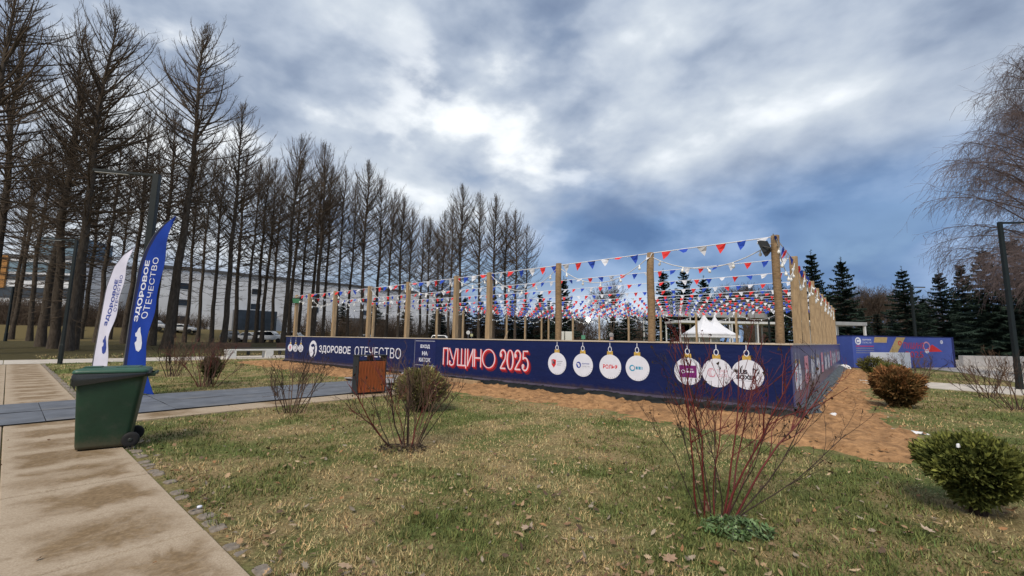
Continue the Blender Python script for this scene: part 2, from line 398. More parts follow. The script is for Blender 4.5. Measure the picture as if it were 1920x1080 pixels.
# rubber mats over the crossing
M_MAT = mat('grey_rubber', (.12, .132, .155), .6, .3, 2.2, .002, 120, spec=.4, dirt=((.19, .185, .18), 1.2, .55))
M_SEAM = mat('black_rubber_edge', (.012, .012, .013), .8)
def mat_mesh(wx, wy, seed):
    r = random.Random(seed); nx, ny = 14, 6; b = MB(); V = []; 
    for j in range(ny+1):
        for i in range(nx+1):
            x = -wx/2+wx*i/nx; y = -wy/2+wy*j/ny
            z = .022+.006*mnoise.noise((x*1.1+seed*3, y*1.3, seed)); V.append((x, y, z))
    m = (nx+1)*(ny+1); F = []
    for j in range(ny):
        for i in range(nx): a = j*(nx+1)+i; F.append((a, a+1, a+nx+2, a+nx+1))
    b.add(V, F, 0)
    loop = [i for i in range(nx+1)]+[j*(nx+1)+nx for j in range(1, ny+1)]+[ny*(nx+1)+i for i in range(nx-1, -1, -1)]+[j*(nx+1) for j in range(ny-1, 0, -1)]
    for a, c in zip(loop, loop[1:]+loop[:1]): b.add([V[a], V[c], (V[c][0], V[c][1], .001), (V[a][0], V[a][1], .001)], [(3, 2, 1, 0)], 1)
    return b.mesh('rubber_mat', [M_MAT, M_SEAM], True)
wedge = [-3.0, .55, 2.28, 5.0, 7.75]
where = ['left of the green wheelie bin', 'behind the green wheelie bin', 'between wheelie bin and wooden litter bin', 'behind the wooden litter bin by the rink entrance']
for i in range(4):
    for q in range(2):
        u0 = 10.5+1.46*q; wx = wedge[i+1]-wedge[i]-.008
        o = link('rubber_mat', mat_mesh(wx, 1.425, i*2+q), None, loc=uw(u0+.72, (wedge[i]+wedge[i+1])/2, .030+.001*i), rot=(0, 0, GRID+random.uniform(-.006, .006)))
        tag(o, '%s grey rubber mat of the pair %s' % (('near', 'far')[q], where[i]), 'mat', 'grey rubber mats laid over the crossing')

# ------------------------------------------------------------------ sand bank round the rink
M_SAND = mat('orange_sand', (.345, .195, .095), .95, .45, 6.0, .05, 9, spec=.1, dirt=((.22, .125, .065), 2.6, .85))
xs = np.arange(-16.5, 25, .10); ys = np.arange(4.5, 34, .10)
X, Y = np.meshgrid(xs, ys); sd = sand_depth(X, Y)
u_, w_ = to_uw(X, Y); dfr = W_RINK-w_; dr_ = (X-CORNER.x)*RN.x+(Y-CORNER.y)*RN.y
rag = (fbm(X, Y, 2.0)-.5)*.9
hh = sstep(-(sd+rag), -.05, 1.1)*.12 - .035 + (fbm(X, Y, 3.1)-.5)*.15*sstep(-(sd+rag), .1, .6) + (vnoise(X, Y, 5)*vnoise(X+3, Y, 11)-.25)*.09*sstep(-(sd+rag), .1, .6)
onmat = (u_ > 9.6) & (u_ < 13.7) & (w_ < 8.2); hh = np.where(onmat, -.06, hh)
inside = np.maximum(dfr, dr_) < -.9
keep = (hh > -.034) & ~inside
idx = np.arange(X.size).reshape(X.shape)
kq = keep[:-1, :-1] | keep[:-1, 1:] | keep[1:, 1:] | keep[1:, :-1]
kq &= ~(inside[:-1, :-1] | inside[1:, 1:])
F = np.stack([idx[:-1, :-1], idx[:-1, 1:], idx[1:, 1:], idx[1:, :-1]], -1)[kq]
V = np.stack([X, Y, hh], -1).reshape(-1, 3); used = np.unique(F); rem = np.zeros(len(V), int); rem[used] = np.arange(len(used))
tag(link('sand', raw_mesh('sand', V[used], rem[F], M_SAND, True)), kind='structure')
# clods thrown about on the sand
M_CLOD = mat('sand_clod', (.33, .185, .09), .95, .4, 9, spec=.1)
cl = MB(); rc = random.Random(5); k = 0
while k < 900:
    x, y = rc.uniform(-14, 22), rc.uniform(5, 30); s0 = float(sand_depth(x, y)); u0, w0 = to_uw(x, y)
    if s0 > .35 or s0 < -3 or (9.6 < u0 < 13.7) or (W_RINK-w0 < .35 and (x-CORNER.x)*RN.x+(y-CORNER.y)*RN.y < .6): continue
    r_ = rc.uniform(.012, .045)*(1.4 if rc.random() < .1 else 1); z0 = .03 if s0 > -.2 else .075; V = [Vector((rc.gauss(0, 1), rc.gauss(0, 1), rc.gauss(0, .7))).normalized()*r_ for _ in range(5)]
    vs = [(x+r_, y, z0), (x-r_*.5, y+r_*.9, z0), (x-r_*.6, y-r_*.8, z0), (x+V[0].x*.3, y+V[0].y*.3, z0+r_*rc.uniform(.5, 1)), (x+r_*.3, y+r_*.5, z0+r_*.5)]
    cl.add(vs, [(0, 1, 4), (4, 1, 3), (0, 4, 3), (1, 2, 3), (2, 0, 3)]); k += 1
tag(cl.obj('sand_clods', M_CLOD), kind='stuff')
# old snow patch on the sand and scraps of it along the sheeting
M_SNOW = mat('old_snow', (.72, .73, .76), .7, .12, 8, .01, 30)
def patch(pts, z, h, seed, n=20, squash=.45):
    """low irregular lump"""
    r = random.Random(seed); b = MB(); cxx, cyy, a, c, rot = pts
    rings = []
    prof = [(1.0, 0), (.86, .5), (.6, .85), (.3, 1.0)]
    ph = [r.uniform(.55, 1.25) for _ in range(n)]
    for k, (f, hz) in enumerate(prof):
        ring = []
        for i in range(n):
            th = 2*PI*i/n; x = a*f*ph[i]*math.cos(th); y = c*f*ph[i]*math.sin(th)
            ring.append((cxx+x*math.cos(rot)-y*math.sin(rot), cyy+x*math.sin(rot)+y*math.cos(rot), z+h*hz*r.uniform(.8, 1.2)-(.02 if k == 0 else 0)))
        rings.append(ring)
    return b.loft(rings, cap=(False, True))
o = patch((6.83, 7.62, .30, .10, -.7), .030, .008, 3, 44).obj('snow_patch', M_SNOW, None, True); tag(o, 'flat patch of old white snow lying on the orange sand beside the rink corner', 'snow patch')
for i, (x, y, a, lab) in enumerate([(6.55, 8.9, .09, 'small white scrap of snow on the sand near the flat snow patch'), (7.2, 11.0, .12, 'white lump of snow against the grey sheeting of the right rink side'), (11.6, 16.6, .2, 'white lump of snow further along the right rink side'), (19.9, 25.9, .45, 'white heap of snow by the left end of the blue container')]):
    tag(patch((x, y, a, a*.6, .5*i), .07, a*.45, 11+i, 12).obj('snow_lump', M_SNOW, None, True), lab, 'snow')
# ------------------------------------------------------------------ rink
M_NAVY = mat('navy_banner_print', (.0035, .011, .075), .5, .14, 1.5, .02, 2.2, spec=.3, stretch=(.6, 1, 1.6), splash=((.06, .04, .035), (.22, .36), .3))
M_NAVYG = mat('glossy_navy_painted_sheen', (.07, .075, .19), .30, .15, 1.2, .006, 2.5, spec=.55)  # navy base lightened: pale sky reflection is painted into the colour
M_WHITE = mat('white_print', (.70, .72, .82), .6, .05)
M_GOLD = mat('gold_print', (.55, .36, .08), .5, .5, 22)
M_RED = mat('red_print', (.62, .03, .035), .6, .15)
M_DRED = mat('dark_red_print', (.20, .008, .02), .6, .25, 3)
M_PINK = mat('pale_pink_print', (.74, .62, .68), .6, .06)
M_INK = mat('dark_ink_print', (.02, .022, .035), .6, .1)
M_BLUEP = mat('blue_print', (.03, .06, .32), .6, .1)
M_CYAN = mat('cyan_print', (.04, .30, .50), .6, .3, 6)
M_PURP = mat('purple_print', (.17, .012, .16), .6, .1)
M_GREYP = mat('grey_print', (.25, .26, .32), .6, .1)
M_ROSE = mat('rose_print', (.62, .28, .36), .6, .1)
M_CAP = mat('pale_planed_wood', (.52, .44, .35), .7, .2, 6, stretch=(.3, 6, 6))
M_POST = mat('sawn_timber', (.335, .235, .135), .75, .28, 7, .003, 30, stretch=(5, 5, .5), dirt=((.16, .10, .055), 3, .5))
M_LOG = mat('peeled_log', (.25, .165, .09), .8, .35, 5, .006, 24, stretch=(2, 2, 9), dirt=((.10, .065, .04), 4, .5))
M_DARKBEAM = mat('black_timber', (.025, .022, .022), .8, .3)
M_SHEET = mat('black_plastic_sheet', (.008, .010, .010), .5, .3, 5, spec=.25)
M_SHEETG = mat('grey_plastic_sheet', (.075, .085, .09), .5, .3, 5, spec=.4)
M_STRIP = mat('blue_grey_rail', (.085, .075, .12), .5, .3, 3)
ZB, ZT, ZP = .25, 1.49, 3.71
PRINTS = [M_WHITE, M_GOLD, M_RED, M_INK, M_BLUEP, M_CYAN, M_PURP, M_GREYP, M_ROSE, M_NAVY]
WHT, GLD, RED, INK, BLU, CYN, PUR, GRY, ROS, NVY = range(10)

C_R = CORNER; C_L = CORNER+UA*LFRONT; C_RB = CORNER+RD*LRIGHT; C_LB = C_L+RD*LRIGHT
A_F = math.atan2(-UA.y, -UA.x); A_R = math.atan2(RD.y, RD.x)
ice = MB(); q = [C_R, C_L, C_LB, C_RB]; ice.add([(p.x, p.y, .20) for p in q]+[(p.x, p.y, .02) for p in q], [(3, 2, 1, 0)]+[(i, (i+1) % 4, (i+1) % 4+4, i+4) for i in range(4)])
tag(ice.obj('ice', mat('white_ice', (.62, .68, .74), .25, .1, 2)), kind='structure')

def make_fence(length, loc, rz, label, banner_mats, group='board fences round the ice rink', plain=False):
    f = empty('rink_fence', loc, rz, label, 'fence', group)
    ban = MB().box((0, -.03, ZB), (length, .03, ZT-.03)).obj('banner', banner_mats[0], f)
    MB().box((-.03, -.05, ZT-.029), (length+.03, .13, ZT)).obj('cap_rail', M_CAP, f)
    return f, ban
def ornament(par, x, kind, r=.305, rx=None, z=.84, k=1.0):
    p = Print(); rx = rx or r; o = .033
    p.poly([(x-.008, z+r+.20*k), (x+.008, z+r+.20*k), (x+.008, ZT-.035), (x-.008, ZT-.035)], o, GRY if False else WHT)
    p.ring(x, z+r+.135*k, .045*k, .018, o+.0015, WHT, 16, rz=.062*k)
    p.poly([(x-.085*k, z+r-.02), (x+.085*k, z+r-.02), (x+.078*k, z+r+.085*k), (x-.078*k, z+r+.085*k)], o+.001, GLD)
    p.disc(x, z, rx, r, o+.002, WHT)
    # little radial ticks at the lower right rim
    for a in range(-100, -5, 12):
        c, s_ = math.cos(math.radians(a)), math.sin(math.radians(a)); p.ribbon([(x+rx*.86*c, z+r*.86*s_), (x+rx*.97*c, z+r*.97*s_)], .008, o+.003, GRY)
    o += .0035
    if kind == 'shield':
        p.poly([(x-.19, z+.10), (x-.11, z+.12), (x-.03, z+.10), (x-.04, z-.03), (x-.11, z-.12), (x-.18, z-.03)], o, RED)
        p.poly([(x-.17, z+.085), (x-.12, z+.10), (x-.12, z-.02), (x-.16, z)], o+.001, GRY); p.disc(x-.10, z+.02, .025, .04, o+.0015, INK, 12)
        for i in range(3): p.scribble(x+.0, x+.19-.03*i, z+.055-.05*i, .022, o, GRY, 3+i)
    elif kind == 'bear':
        p.disc(x-.13, z, .075, .085, o, BLU, 20); p.disc(x-.12, z-.015, .03, .04, o+.001, WHT, 12); p.poly([(x-.19, z+.04), (x-.10, z+.05), (x-.15, z-.01)], o+.0015, WHT)
        p.text('ЗДОРОВОЕ', x-.03, x+.2, z+.015, z+.055, o, BLU, .02); p.text('ОТЕЧЕСТВО', x-.03, x+.21, z-.05, z-.015, o, GRY)
    elif kind == 'rolf':
        p.text('РОЛЬФ', x-.2, x+.215, z-.06, z+.055, o, RED, .03)
    elif kind == 'ring':
        p.ring(x-.13, z, .062, .03, o, CYN, 22, 60, 330); p.ring(x-.13, z, .062, .022, o+.001, GRY, 8, 335, 415)
        p.scribble(x-.04, x+.14, z-.03, .075, o, CYN, 5)
    elif kind == 'purple':
        p.poly([(x-.19, z-.14), (x+.19, z-.14), (x+.19, z+.13), (x-.19, z+.13)], o, PUR); p.ring(x-.11, z-.01, .035, .014, o+.001, WHT, 16); p.scribble(x-.06, x+.14, z-.03, .05, o+.001, WHT, 8); p.scribble(x-.03, x+.12, z+.04, .02, o+.001, WHT, 9)
    elif kind == 'point':
        for i in range(3): p.ring(x-.12+.02*i, z, .07-.012*i, .012, o+.0005*i, ROS, 18, 20+40*i, 300+30*i, rz=.09)
        p.text('ТОЧКА', x+.0, x+.21, z+.01, z+.075, o, ROS, .005); p.text('РОСТА', x+.0, x+.21, z-.085, z-.02, o, ROS, .005)
    elif kind == 'boxer':
        p.text('RUS', x-.21, x+.0, z+.005, z+.095, o, INK, .05); p.text('BOXER', x-.21, x+.17, z-.105, z-.015, o, INK, .05)
        p.poly([(x-.19, z-.135), (x+.08, z-.135), (x+.08, z-.128), (x-.19, z-.128)], o, GRY)
        for a, b, c, d in ((.11, .03, .12, .14), (.12, .14, .16, .07), (.16, .07, .21, .13), (.17, -.02, .2, .06), (.21, .02, .22, .1)): p.ribbon([(x+a, z+b), (x+c, z+d)], .018, o+.0004*a, INK)
    elif kind == 'red': p.disc(x, z+.02, rx*.42, .1, o, ROS, 10); p.scribble(x-rx*.5, x+rx*.5, z-.13, .03, o, GRY, 4)
    elif kind == 'grey': p.ring(x, z+.02, rx*.5, .03, o, GRY, 14, rz=.11); p.scribble(x-rx*.5, x+rx*.5, z-.13, .03, o, GRY, 6)
    p.obj('ornament_print', PRINTS, par)
def bear_logo(par, x, z, r, off=.033, white=0, dark=9):
    p = Print(); p.disc(x, z, r, r, off, white, 40)
    q = lambda pts: [(x+a*r, z+b*r) for a, b in pts]
    p.poly(q([(-.62, .42), (-.28, .58), (.18, .62), (.42, .46), (.60, .10), (.52, -.2), (.25, -.05), (.30, .18), (.1, .3), (-.2, .2), (-.45, .28)]), off+.001, dark)
    p.poly(q([(-.05, -.05), (.25, -.05), (.52, -.2), (.62, -.5), (.35, -.88), (-.12, -.98), (-.3, -.93), (.05, -.7), (.2, -.45), (.12, -.3)]), off+.0012, dark)
    p.poly(q([(.62, .55), (.78, .5), (.74, .33), (.62, .36)]), off+.001, dark)
    p.obj('logo_print', PRINTS, par)

# front fence -------------------------------------------------------
front, ban = make_fence(LFRONT, C_L, A_F, 'long navy banner board fence with white and red lettering facing the lawn', [M_NAVY])
for x, kd in ((.62, 'red'), (1.26, 'grey'), (1.9, 'grey')): ornament(ban, x, kd, .20, .30, .86)
bear_logo(ban, 3.30, .86, .42)
p = Print(); p.text('ЗДОРОВОЕ', 3.95, 6.95, .66, 1.06, .033, 0, .02); p.obj('lettering', PRINTS, ban)
p = Print(); p.text('ОТЕЧЕСТВО', 7.3, 10.75, .66, 1.08, .033, 0, -.004); p.obj('lettering', PRINTS, ban)
# entrance sheet
p = Print(); p.poly([(11.62, .38), (12.85, .38), (12.85, ZT-.05), (11.62, ZT-.05)], .036, 0)
for i, wd in enumerate(('ВХОД', 'НА', 'КАТОК')): p.text(wd, 12.24-(.27, .16, .33)[i], 12.24+(.27, .16, .33)[i], 1.10-.24*i, 1.25-.24*i, .040, 1, .03)
p.ribbon([(11.68, .5), (12.79, .5)], .012, .040, 1); p.ribbon([(11.68, 1.38), (12.79, 1.38)], .012, .0405, 1)
p.ribbon([(11.63, .39), (11.63, ZT-.06)], .02, .041, 2)
p.obj('entrance_sheet', [mat('entrance_navy', (.006, .012, .085), .5, .15), M_WHITE, M_GREYP], ban)
# big display lettering, drawn as strokes
def arc(cx_, cz_, rx, rz, a0, a1, n=16): return [(cx_+rx*math.cos(math.radians(a0+(a1-a0)*i/n)), cz_+rz*math.sin(math.radians(a0+(a1-a0)*i/n))) for i in range(n+1)]
STROKES = {'П': (.40, [[(0, 0), (0, 1)], [(0, .975), (1, .975)], [(1, 1), (1, 0)]]), 'У': (.62, [[(0, 1), (.5, .36)], [(1, 1)]+arc(.34, .17, .34, .17, 20, -150, 10), arc(.1, .17, .07, .07, 0, 330, 10)]),
 'Щ': (.72, [[(0, 1), (0, 0)], [(.46, 1), (.46, 0)], [(.9, 1), (.9, 0)], [(0, .025), (1, .025)], [(1, .04), (1, -.13)]]), 'И': (.44, [[(0, 1), (0, 0)], [(0, .02), (1, .98)], [(1, 1), (1, 0)]]),
 'Н': (.50, [[(0, 1), (0, 0)], [(0, .5), (1, .5)], [(1, 1), (1, 0)]]), 'О': (.95, ['O']),
 '2': (.42, [arc(.5, .74, .5, .26, 180, -10, 12)+[(.9, .52), (.45, .28), (.04, .02)], [(0, .03), (1, .03)], arc(.12, .72, .12, .07, 0, 360, 10)]), '0': (.45, ['O']),
 '5': (.44, [[(.95, .97), (.18, .97), (.14, .55)], [(.14, .55)]+arc(.45, .32, .52, .32, 120, -150, 16), arc(.13, .22, .12, .07, 0, 360, 10)])}
def display(word, x0, x1, z0, z1):
    tot = sum(STROKES[c][0] for c in word)+.14*(len(word)-1); k = (x1-x0)/tot; x = x0; out_ = []
    for c in word:
        w = STROKES[c][0]*k
        for st in STROKES[c][1]:
            if st == 'O':
                cxx, czz = x+w/2, (z0+z1)/2; n = 36; thick = .55 if c == '0' else .15
                pts = [(cxx+w/2*math.cos(2*PI*i/n), czz+(z1-z0)/2*math.sin(2*PI*i/n)) for i in range(n)]
                out_.append((pts, [.022+.034*abs(math.cos(2*PI*i/n))*(1 if c == '0' else .5) for i in range(n)], True))
            else: out_.append(([(x+a*w, z0+b*(z1-z0)) for a, b in st], .044, False))
        x += w+.14*k
    return out_
strokes = display('ПУЩИНО', 13.28, 15.74, .58, 1.16)+display('2025', 15.97, 17.08, .58, 1.16)
p = Print()
N = 9
for k in range(N):
    d = (N-k)*.0085
    for pts, w, cl in strokes:
        ww = [v+.03 for v in w] if isinstance(w, list) else w+.022
        p.ribbon([(a+d, b-d*1.05) for a, b in pts], ww, .0325+.0006*k, 2 if k < 6 else 1, cl)
for j, (pts, w, cl) in enumerate(strokes):
    ww = [v+.018 for v in w] if isinstance(w, list) else w+.018
    p.ribbon(pts, ww, .0385+.00001*j, 1, cl); p.ribbon(pts, w, .0395+.00002*j, 0, cl)
p.obj('display_lettering', [M_PINK, M_RED, M_DRED], ban)
for x, kd in ((18.1, 'shield'), (18.93, 'bear'), (19.73, 'rolf'), (20.46, 'ring'), (21.66, 'purple'), (22.27, 'point'), (22.86, 'boxer')): ornament(ban, x, kd)
MB().box((0, -.055, ZB-.06), (LFRONT+.01, .02, ZB-.004)).obj('base_rail', M_STRIP, front)
MB().box((-.25, -.04, .06), (10.8, .05, ZB-.064)).obj('base_beam', M_DARKBEAM, front)
MB().box((11.2, -.10, .09), (14.2, .05, ZB-.066)).obj('base_beam', M_DARKBEAM, front)
FPOST = [23.45, 20.75, 18.0, 15.28, 13.62, 10.78, 7.98, 4.9, 2.2, .62]
def post_mesh(h, kind):
    b = MB()
    if kind == 'log':
        rings = []
        for k in range(9):
            z = -.1+(h+.1)*k/8; r = .095-.012*k/8
            rings.append([((r*(1+.06*math.sin(3*i+k)))*math.cos(2*PI*i/12)+.01*math.sin(k*1.7), r*math.sin(2*PI*i/12)+.008*math.cos(k*2.1), z) for i in range(12)])
        b.loft(rings); me = b.mesh('post', M_LOG, True)
    else: me = b.box((-.078, -.078, -.1), (.078, .078, h)).mesh('post', M_POST, bevel=.008)
    return me
pm = [post_mesh(ZP-.2, 'beam'), post_mesh(ZP-.2, 'log')]
for i, s in enumerate(FPOST): link('post', pm[1 if i in (0, 1, 2) else 0], front, loc=(s, .17, .2), rot=(random.uniform(-.008, .008), random.uniform(-.01, .01), random.uniform(-.1, .1)), sc=(random.uniform(.9, 1.1), 1, 1+random.uniform(-.012, .012)))
# right fence -------------------------------------------------------
RPOST = [3.1+2.55*k for k in range(9)]
right, banr = make_fence(LRIGHT, C_R, A_R, 'right side board fence of the rink with glossy banner, seen at a grazing angle', [M_NAVYG])
for i in range(13):
    s = .75+1.8*i
    if i % 3 == 1:
        p = Print(); p.poly([(s-.45, .55), (s+.45, .55), (s+.45, 1.2), (s-.45, 1.2)], .034, ROS); p.scribble(s-.3, s+.3, .8, .1, .035, WHT, i); p.obj('poster_print', PRINTS, banr)
    else:
        for k in range(2): ornament(banr, s-.33+.62*k, ('shield', 'bear', 'grey', 'ring')[(i+k) % 4], .28, z=.82-.03*k)
MB().box((0, -.05, ZB-.06), (LRIGHT, .02, ZB-.004)).obj('base_rail', M_STRIP, right)
for i, s in enumerate(RPOST): link('post', pm[0], right, loc=(s, .17, .2), rot=(random.uniform(-.008, .008), random.uniform(-.008, .008), random.uniform(-.08, .08)), sc=(1, 1.2, 1+random.uniform(-.012, .012)))
# back and left fences ------------------------------------------------
DB = C_RB-C_LB; LBACK = DB.length
left, _ = make_fence(LRIGHT, C_LB, A_R+PI, 'far left board fence of the rink with timber posts in front of the larches', [M_NAVY])
back, _ = make_fence(LBACK, C_RB, math.atan2(-DB.y, -DB.x), 'back board fence of the rink with timber posts in front of the white tent', [M_NAVY])
LPOST = [2.72*k for k in range(0, 9)]
for s in LPOST: link('post', pm[0], left, loc=(s+.3, .17, .2), rot=(0, random.uniform(-.01, .01), random.uniform(-.1, .1)), sc=(.85, .85, 1+random.uniform(-.02, .01)))
BPOST = [.3+2.8*k for k in range(9)]
for s in BPOST: link('post', pm[0], back, loc=(s, .17, .2), rot=(0, random.uniform(-.01, .01), random.uniform(-.1, .1)), sc=(.85, .85, 1+random.uniform(-.02, .01)))
# a brace leaning against a post of the far left side
MB().bar((LPOST[2]+.3, .3, 2.2), (LPOST[2]+.9, .34, 1.2), .05, 4).obj('brace', M_POST, left)

# plastic sheeting under the boards ------------------------------------
def sheeting(L, out0, out1, m, seed, parent):
    nx, ny = int(L/.09), 7; V = []
    for j in range(ny+1):
        for i in range(nx+1):
            x = -.1+(L+.2)*i/nx; f = j/ny; o_ = out0+(out1-out0)*x/L; o_ *= .85+.35*mnoise.noise((x*.9+seed, seed, 0))
            w = mnoise.noise((x*2.2+f*2.0+seed, f*1.5, seed)); w2 = mnoise.noise((x*7+f*3, f*4, seed+3))
            y = -.005-o_*(f+.05*w2); z = (ZB-.08)*(1-f)+.075+.12*w*f*(1-f)*2+.07*w2*math.sin(f*PI)+(.02 if j < ny else -.03)
            V.append((x, y, z-.06*f))
    F = [(j*(nx+1)+i, j*(nx+1)+i+1, (j+1)*(nx+1)+i+1, (j+1)*(nx+1)+i) for j in range(ny) for i in range(nx)]
    return link('plastic_sheeting', raw_mesh('plastic_sheeting', V, np.array(F)[:, ::-1], m, True), parent)
s_ = sheeting(10.6, .16, .26, M_SHEET, 2, front); s_.location = (13.1, 0, 0)
sheeting(LRIGHT, .38, .55, M_SHEETG, 9, right)
# timber beam lying on the sand in front of the entrance
tag(MB().box((-1.5, -.07, 0), (1.5, .07, .13)).obj('timber_beam', M_POST, None, bevel=.006, loc=(*(C_L-UA*13.9-WA*.42)[:2], .07), rot=(0, .01, A_F+.03)), 'weathered timber beam lying on the sand under the white and red lettering', 'beam')
# ramp boards at the entrance
ramp = empty('entrance_ramp', C_L-UA*12.2-WA*1.0, A_F, 'grey board ramp between the rubber mats and the rink entrance', 'ramp')
M_RAMP = mat('weathered_boards', (.30, .29, .30), .8, .25, 5, stretch=(8, .6, 3))
for k in range(8):
    MB().box((-1.2+.30*k, -1.45, .085), (-1.2+.30*k+.285, .85, .115)).obj('board', M_RAMP, ramp, bevel=.004)
for y in (-1.4, -.3, .78): MB().box((-1.2, y, .03), (1.18, y+.06, .083)).obj('batten', M_DARKBEAM, ramp)

# ------------------------------------------------------------------ bunting
M_FR = mat('red_pennant', (.62, .035, .035), .7, .15, spec=.2); M_FB = mat('blue_pennant', (.022, .065, .40), .7, .15, spec=.2); M_FW = mat('white_pennant', (.60, .61, .66), .7, .06, spec=.2)
M_CORD = mat('white_cord', (.70, .70, .74), .7, .1)
def pennant_shape(k):
    r = random.Random(k); w, h = .115, .225; bx = r.uniform(-.05, .05); by = r.uniform(-.06, .06)
    return [(-w, 0, 0), (w, 0, 0), (w*.52+bx*.4, by*.5, -h*.5), (-w*.52+bx*.4, -by*.4, -h*.5), (bx, by, -h)], [(0, 3, 2, 1), (3, 4, 2)]
PEN = [[MB().add(*pennant_shape(k)).mesh('pennant', m) for k in range(3)] for m in (M_FW, M_FB, M_FR)]
def bunting(a, b, label, sag=.08, step=.41, solo=True, turn=0.0, phase=0, psc=1.0):
    a, b = Vector(a), Vector(b); d = b-a; L = d.length; n = int(L/step)
    root = empty('bunting_string', a, math.atan2(d.y, d.x), label, 'bunting', 'strings of bunting over the rink')
    hl = math.hypot(d.x, d.y)
    P = lambda f: Vector((hl*f, 0, d.z*f-4*sag*f*(1-f)))
    sg = Segs(); pts = [tuple(P(i/16)) for i in range(17)]; sg.path(pts, .012 if solo else .007, .012 if solo else .007); link('cord', sg.mesh('cord', M_CORD, 4), root)
    r = random.Random(len(label)*7+phase); big = MB()
    for i in range(n):
        f = (i+.5)/n; p = P(f); c = (i+phase) % 3; k = r.randrange(3); rx = r.gauss(.1, .35); rz = r.gauss(turn, .25)
        if solo: link('pennant', PEN[c][k], root, loc=p, rot=(rx, r.gauss(0, .06), rz), sc=(psc,)*3)
        else:
            M = Matrix.Translation(p) @ Matrix.Scale(psc, 4) @ Matrix.Rotation(rz, 4, 'Z') @ Matrix.Rotation(rx, 4, 'X'); vs, fs = pennant_shape(k); big.add([M @ Vector(v) for v in vs], fs, c)
    if not solo: tag(big.obj('pennants', [M_FW, M_FB, M_FR], root), kind='stuff')
    return root
T = ZP+.0
def fpt(s, z=T): return C_L-UA*s+WA*.17+Vector((0, 0, z))
def rpt(s, z=T): return CORNER+RD*s-RN*.17+Vector((0, 0, z))
def lpt(s, z=T): return C_L+RD*s+RN*.17+Vector((0, 0, z))
bunting(fpt(23.45), fpt(.62), 'front string of red, white and blue pennants along the post tops above the lettering', phase=0)
bunting(rpt(-.1), rpt(LRIGHT-.2), 'string of pennants running away along the right hand row of posts', phase=1, turn=.3)
bunting(lpt(.1), lpt(LRIGHT-.2), 'string of pennants along the far left row of posts', solo=False, phase=2, psc=.84)
ords = ['first', 'second', 'third', 'fourth', 'fifth', 'sixth', 'seventh', 'eighth', 'ninth', 'tenth']
for i, s in enumerate(RPOST):
    bunting(rpt(s), lpt(s-.6 if i else s), '%s pennant string spanning the rink behind the front string' % ords[i], sag=.035+.02*(i % 3), solo=i < 4, phase=i, psc=.84)
for i in (3, 4, 5, 6, 7):
    s = RPOST[i]+1.25; bunting(rpt(s), lpt(s-.6), 'pennant string halfway between the %s and %s strings spanning the rink' % (ords[i], ords[i+1]), sag=.04, solo=False, phase=i+1, psc=.84)
bunting(C_RB-RD*.2+Vector((0, 0, T)), C_LB-RD*.2+Vector((0, 0, T)), 'farthest pennant string along the back row of posts', solo=False, phase=1, psc=.84)

# ------------------------------------------------------------------ festoon lights
M_CABLE = mat('white_cable', (.62, .62, .62), .6, .1); M_BULB = mat('white_bulb_glass', (.80, .80, .78), .25, .05, spec=.6)
bulb = MB(); bulb.lathe((0, 0, 0), [(.014, .01), (.018, -.03), (.014, -.04), (.032, -.07), (.036, -.095), (.022, -.125), (.004, -.132)], n=8); BULB = bulb.mesh('bulb', M_BULB, True)
def festoon(pts, label, solo=True, sag=.55, gap=.46, r=.011, wob=0):
    root = empty('festoon_lights', pts[0], 0, label, 'string lights', 'festoon lights hung between the rink posts'); o = Vector(pts[0]); sg = Segs(); big = MB(); rr = random.Random(len(label))
    for a, b in zip(pts[:-1], pts[1:]):
        a, b = Vector(a)-o, Vector(b)-o; L = (b-a).length; sg_ = sag*min(1.15, L/2.8)*rr.uniform(.8, 1.15); n = 10
        P = lambda f: a+(b-a)*f-Vector((0, 0, 4*sg_*f*(1-f)))
        sg.path([tuple(P(i/n)) for i in range(n+1)], r, r); m = max(3, int(L/gap))
        for i in range(m):
            p = P((i+.5)/m); rot = (rr.gauss(0, .25), rr.gauss(0, .25), rr.random()*6)
            if solo: link('bulb', BULB, root, loc=p, rot=rot)
            else: big.lathe(tuple(p), [(.016, 0), (.03, -.05), (.036, -.085), (.01, -.12)], n=5)
    link('cable', sg.mesh('cable', M_CABLE, 4), root)
    if not solo: tag(big.obj('bulbs', M_BULB, root, True), kind='stuff')
dz_ = Vector((0, 0, -.10))
festoon([fpt(s)+dz_ for s in FPOST], 'white bulb lights drooping between the front row of posts')
festoon([rpt(s)+dz_-RN*-.05 for s in [-.05]+RPOST], 'white bulb lights drooping along the right hand row of posts', gap=.4)
festoon([lpt(s)+dz_ for s in [.4]+[LRIGHT-x-.3 for x in LPOST[::-1]]], 'white bulb lights drooping along the far left row of posts', solo=False)
bp_ = [C_RB+(C_LB-C_RB).normalized()*s-RD*.17+Vector((0, 0, T-.1)) for s in BPOST]
festoon(bp_, 'white bulb lights drooping along the back row of posts', solo=False)
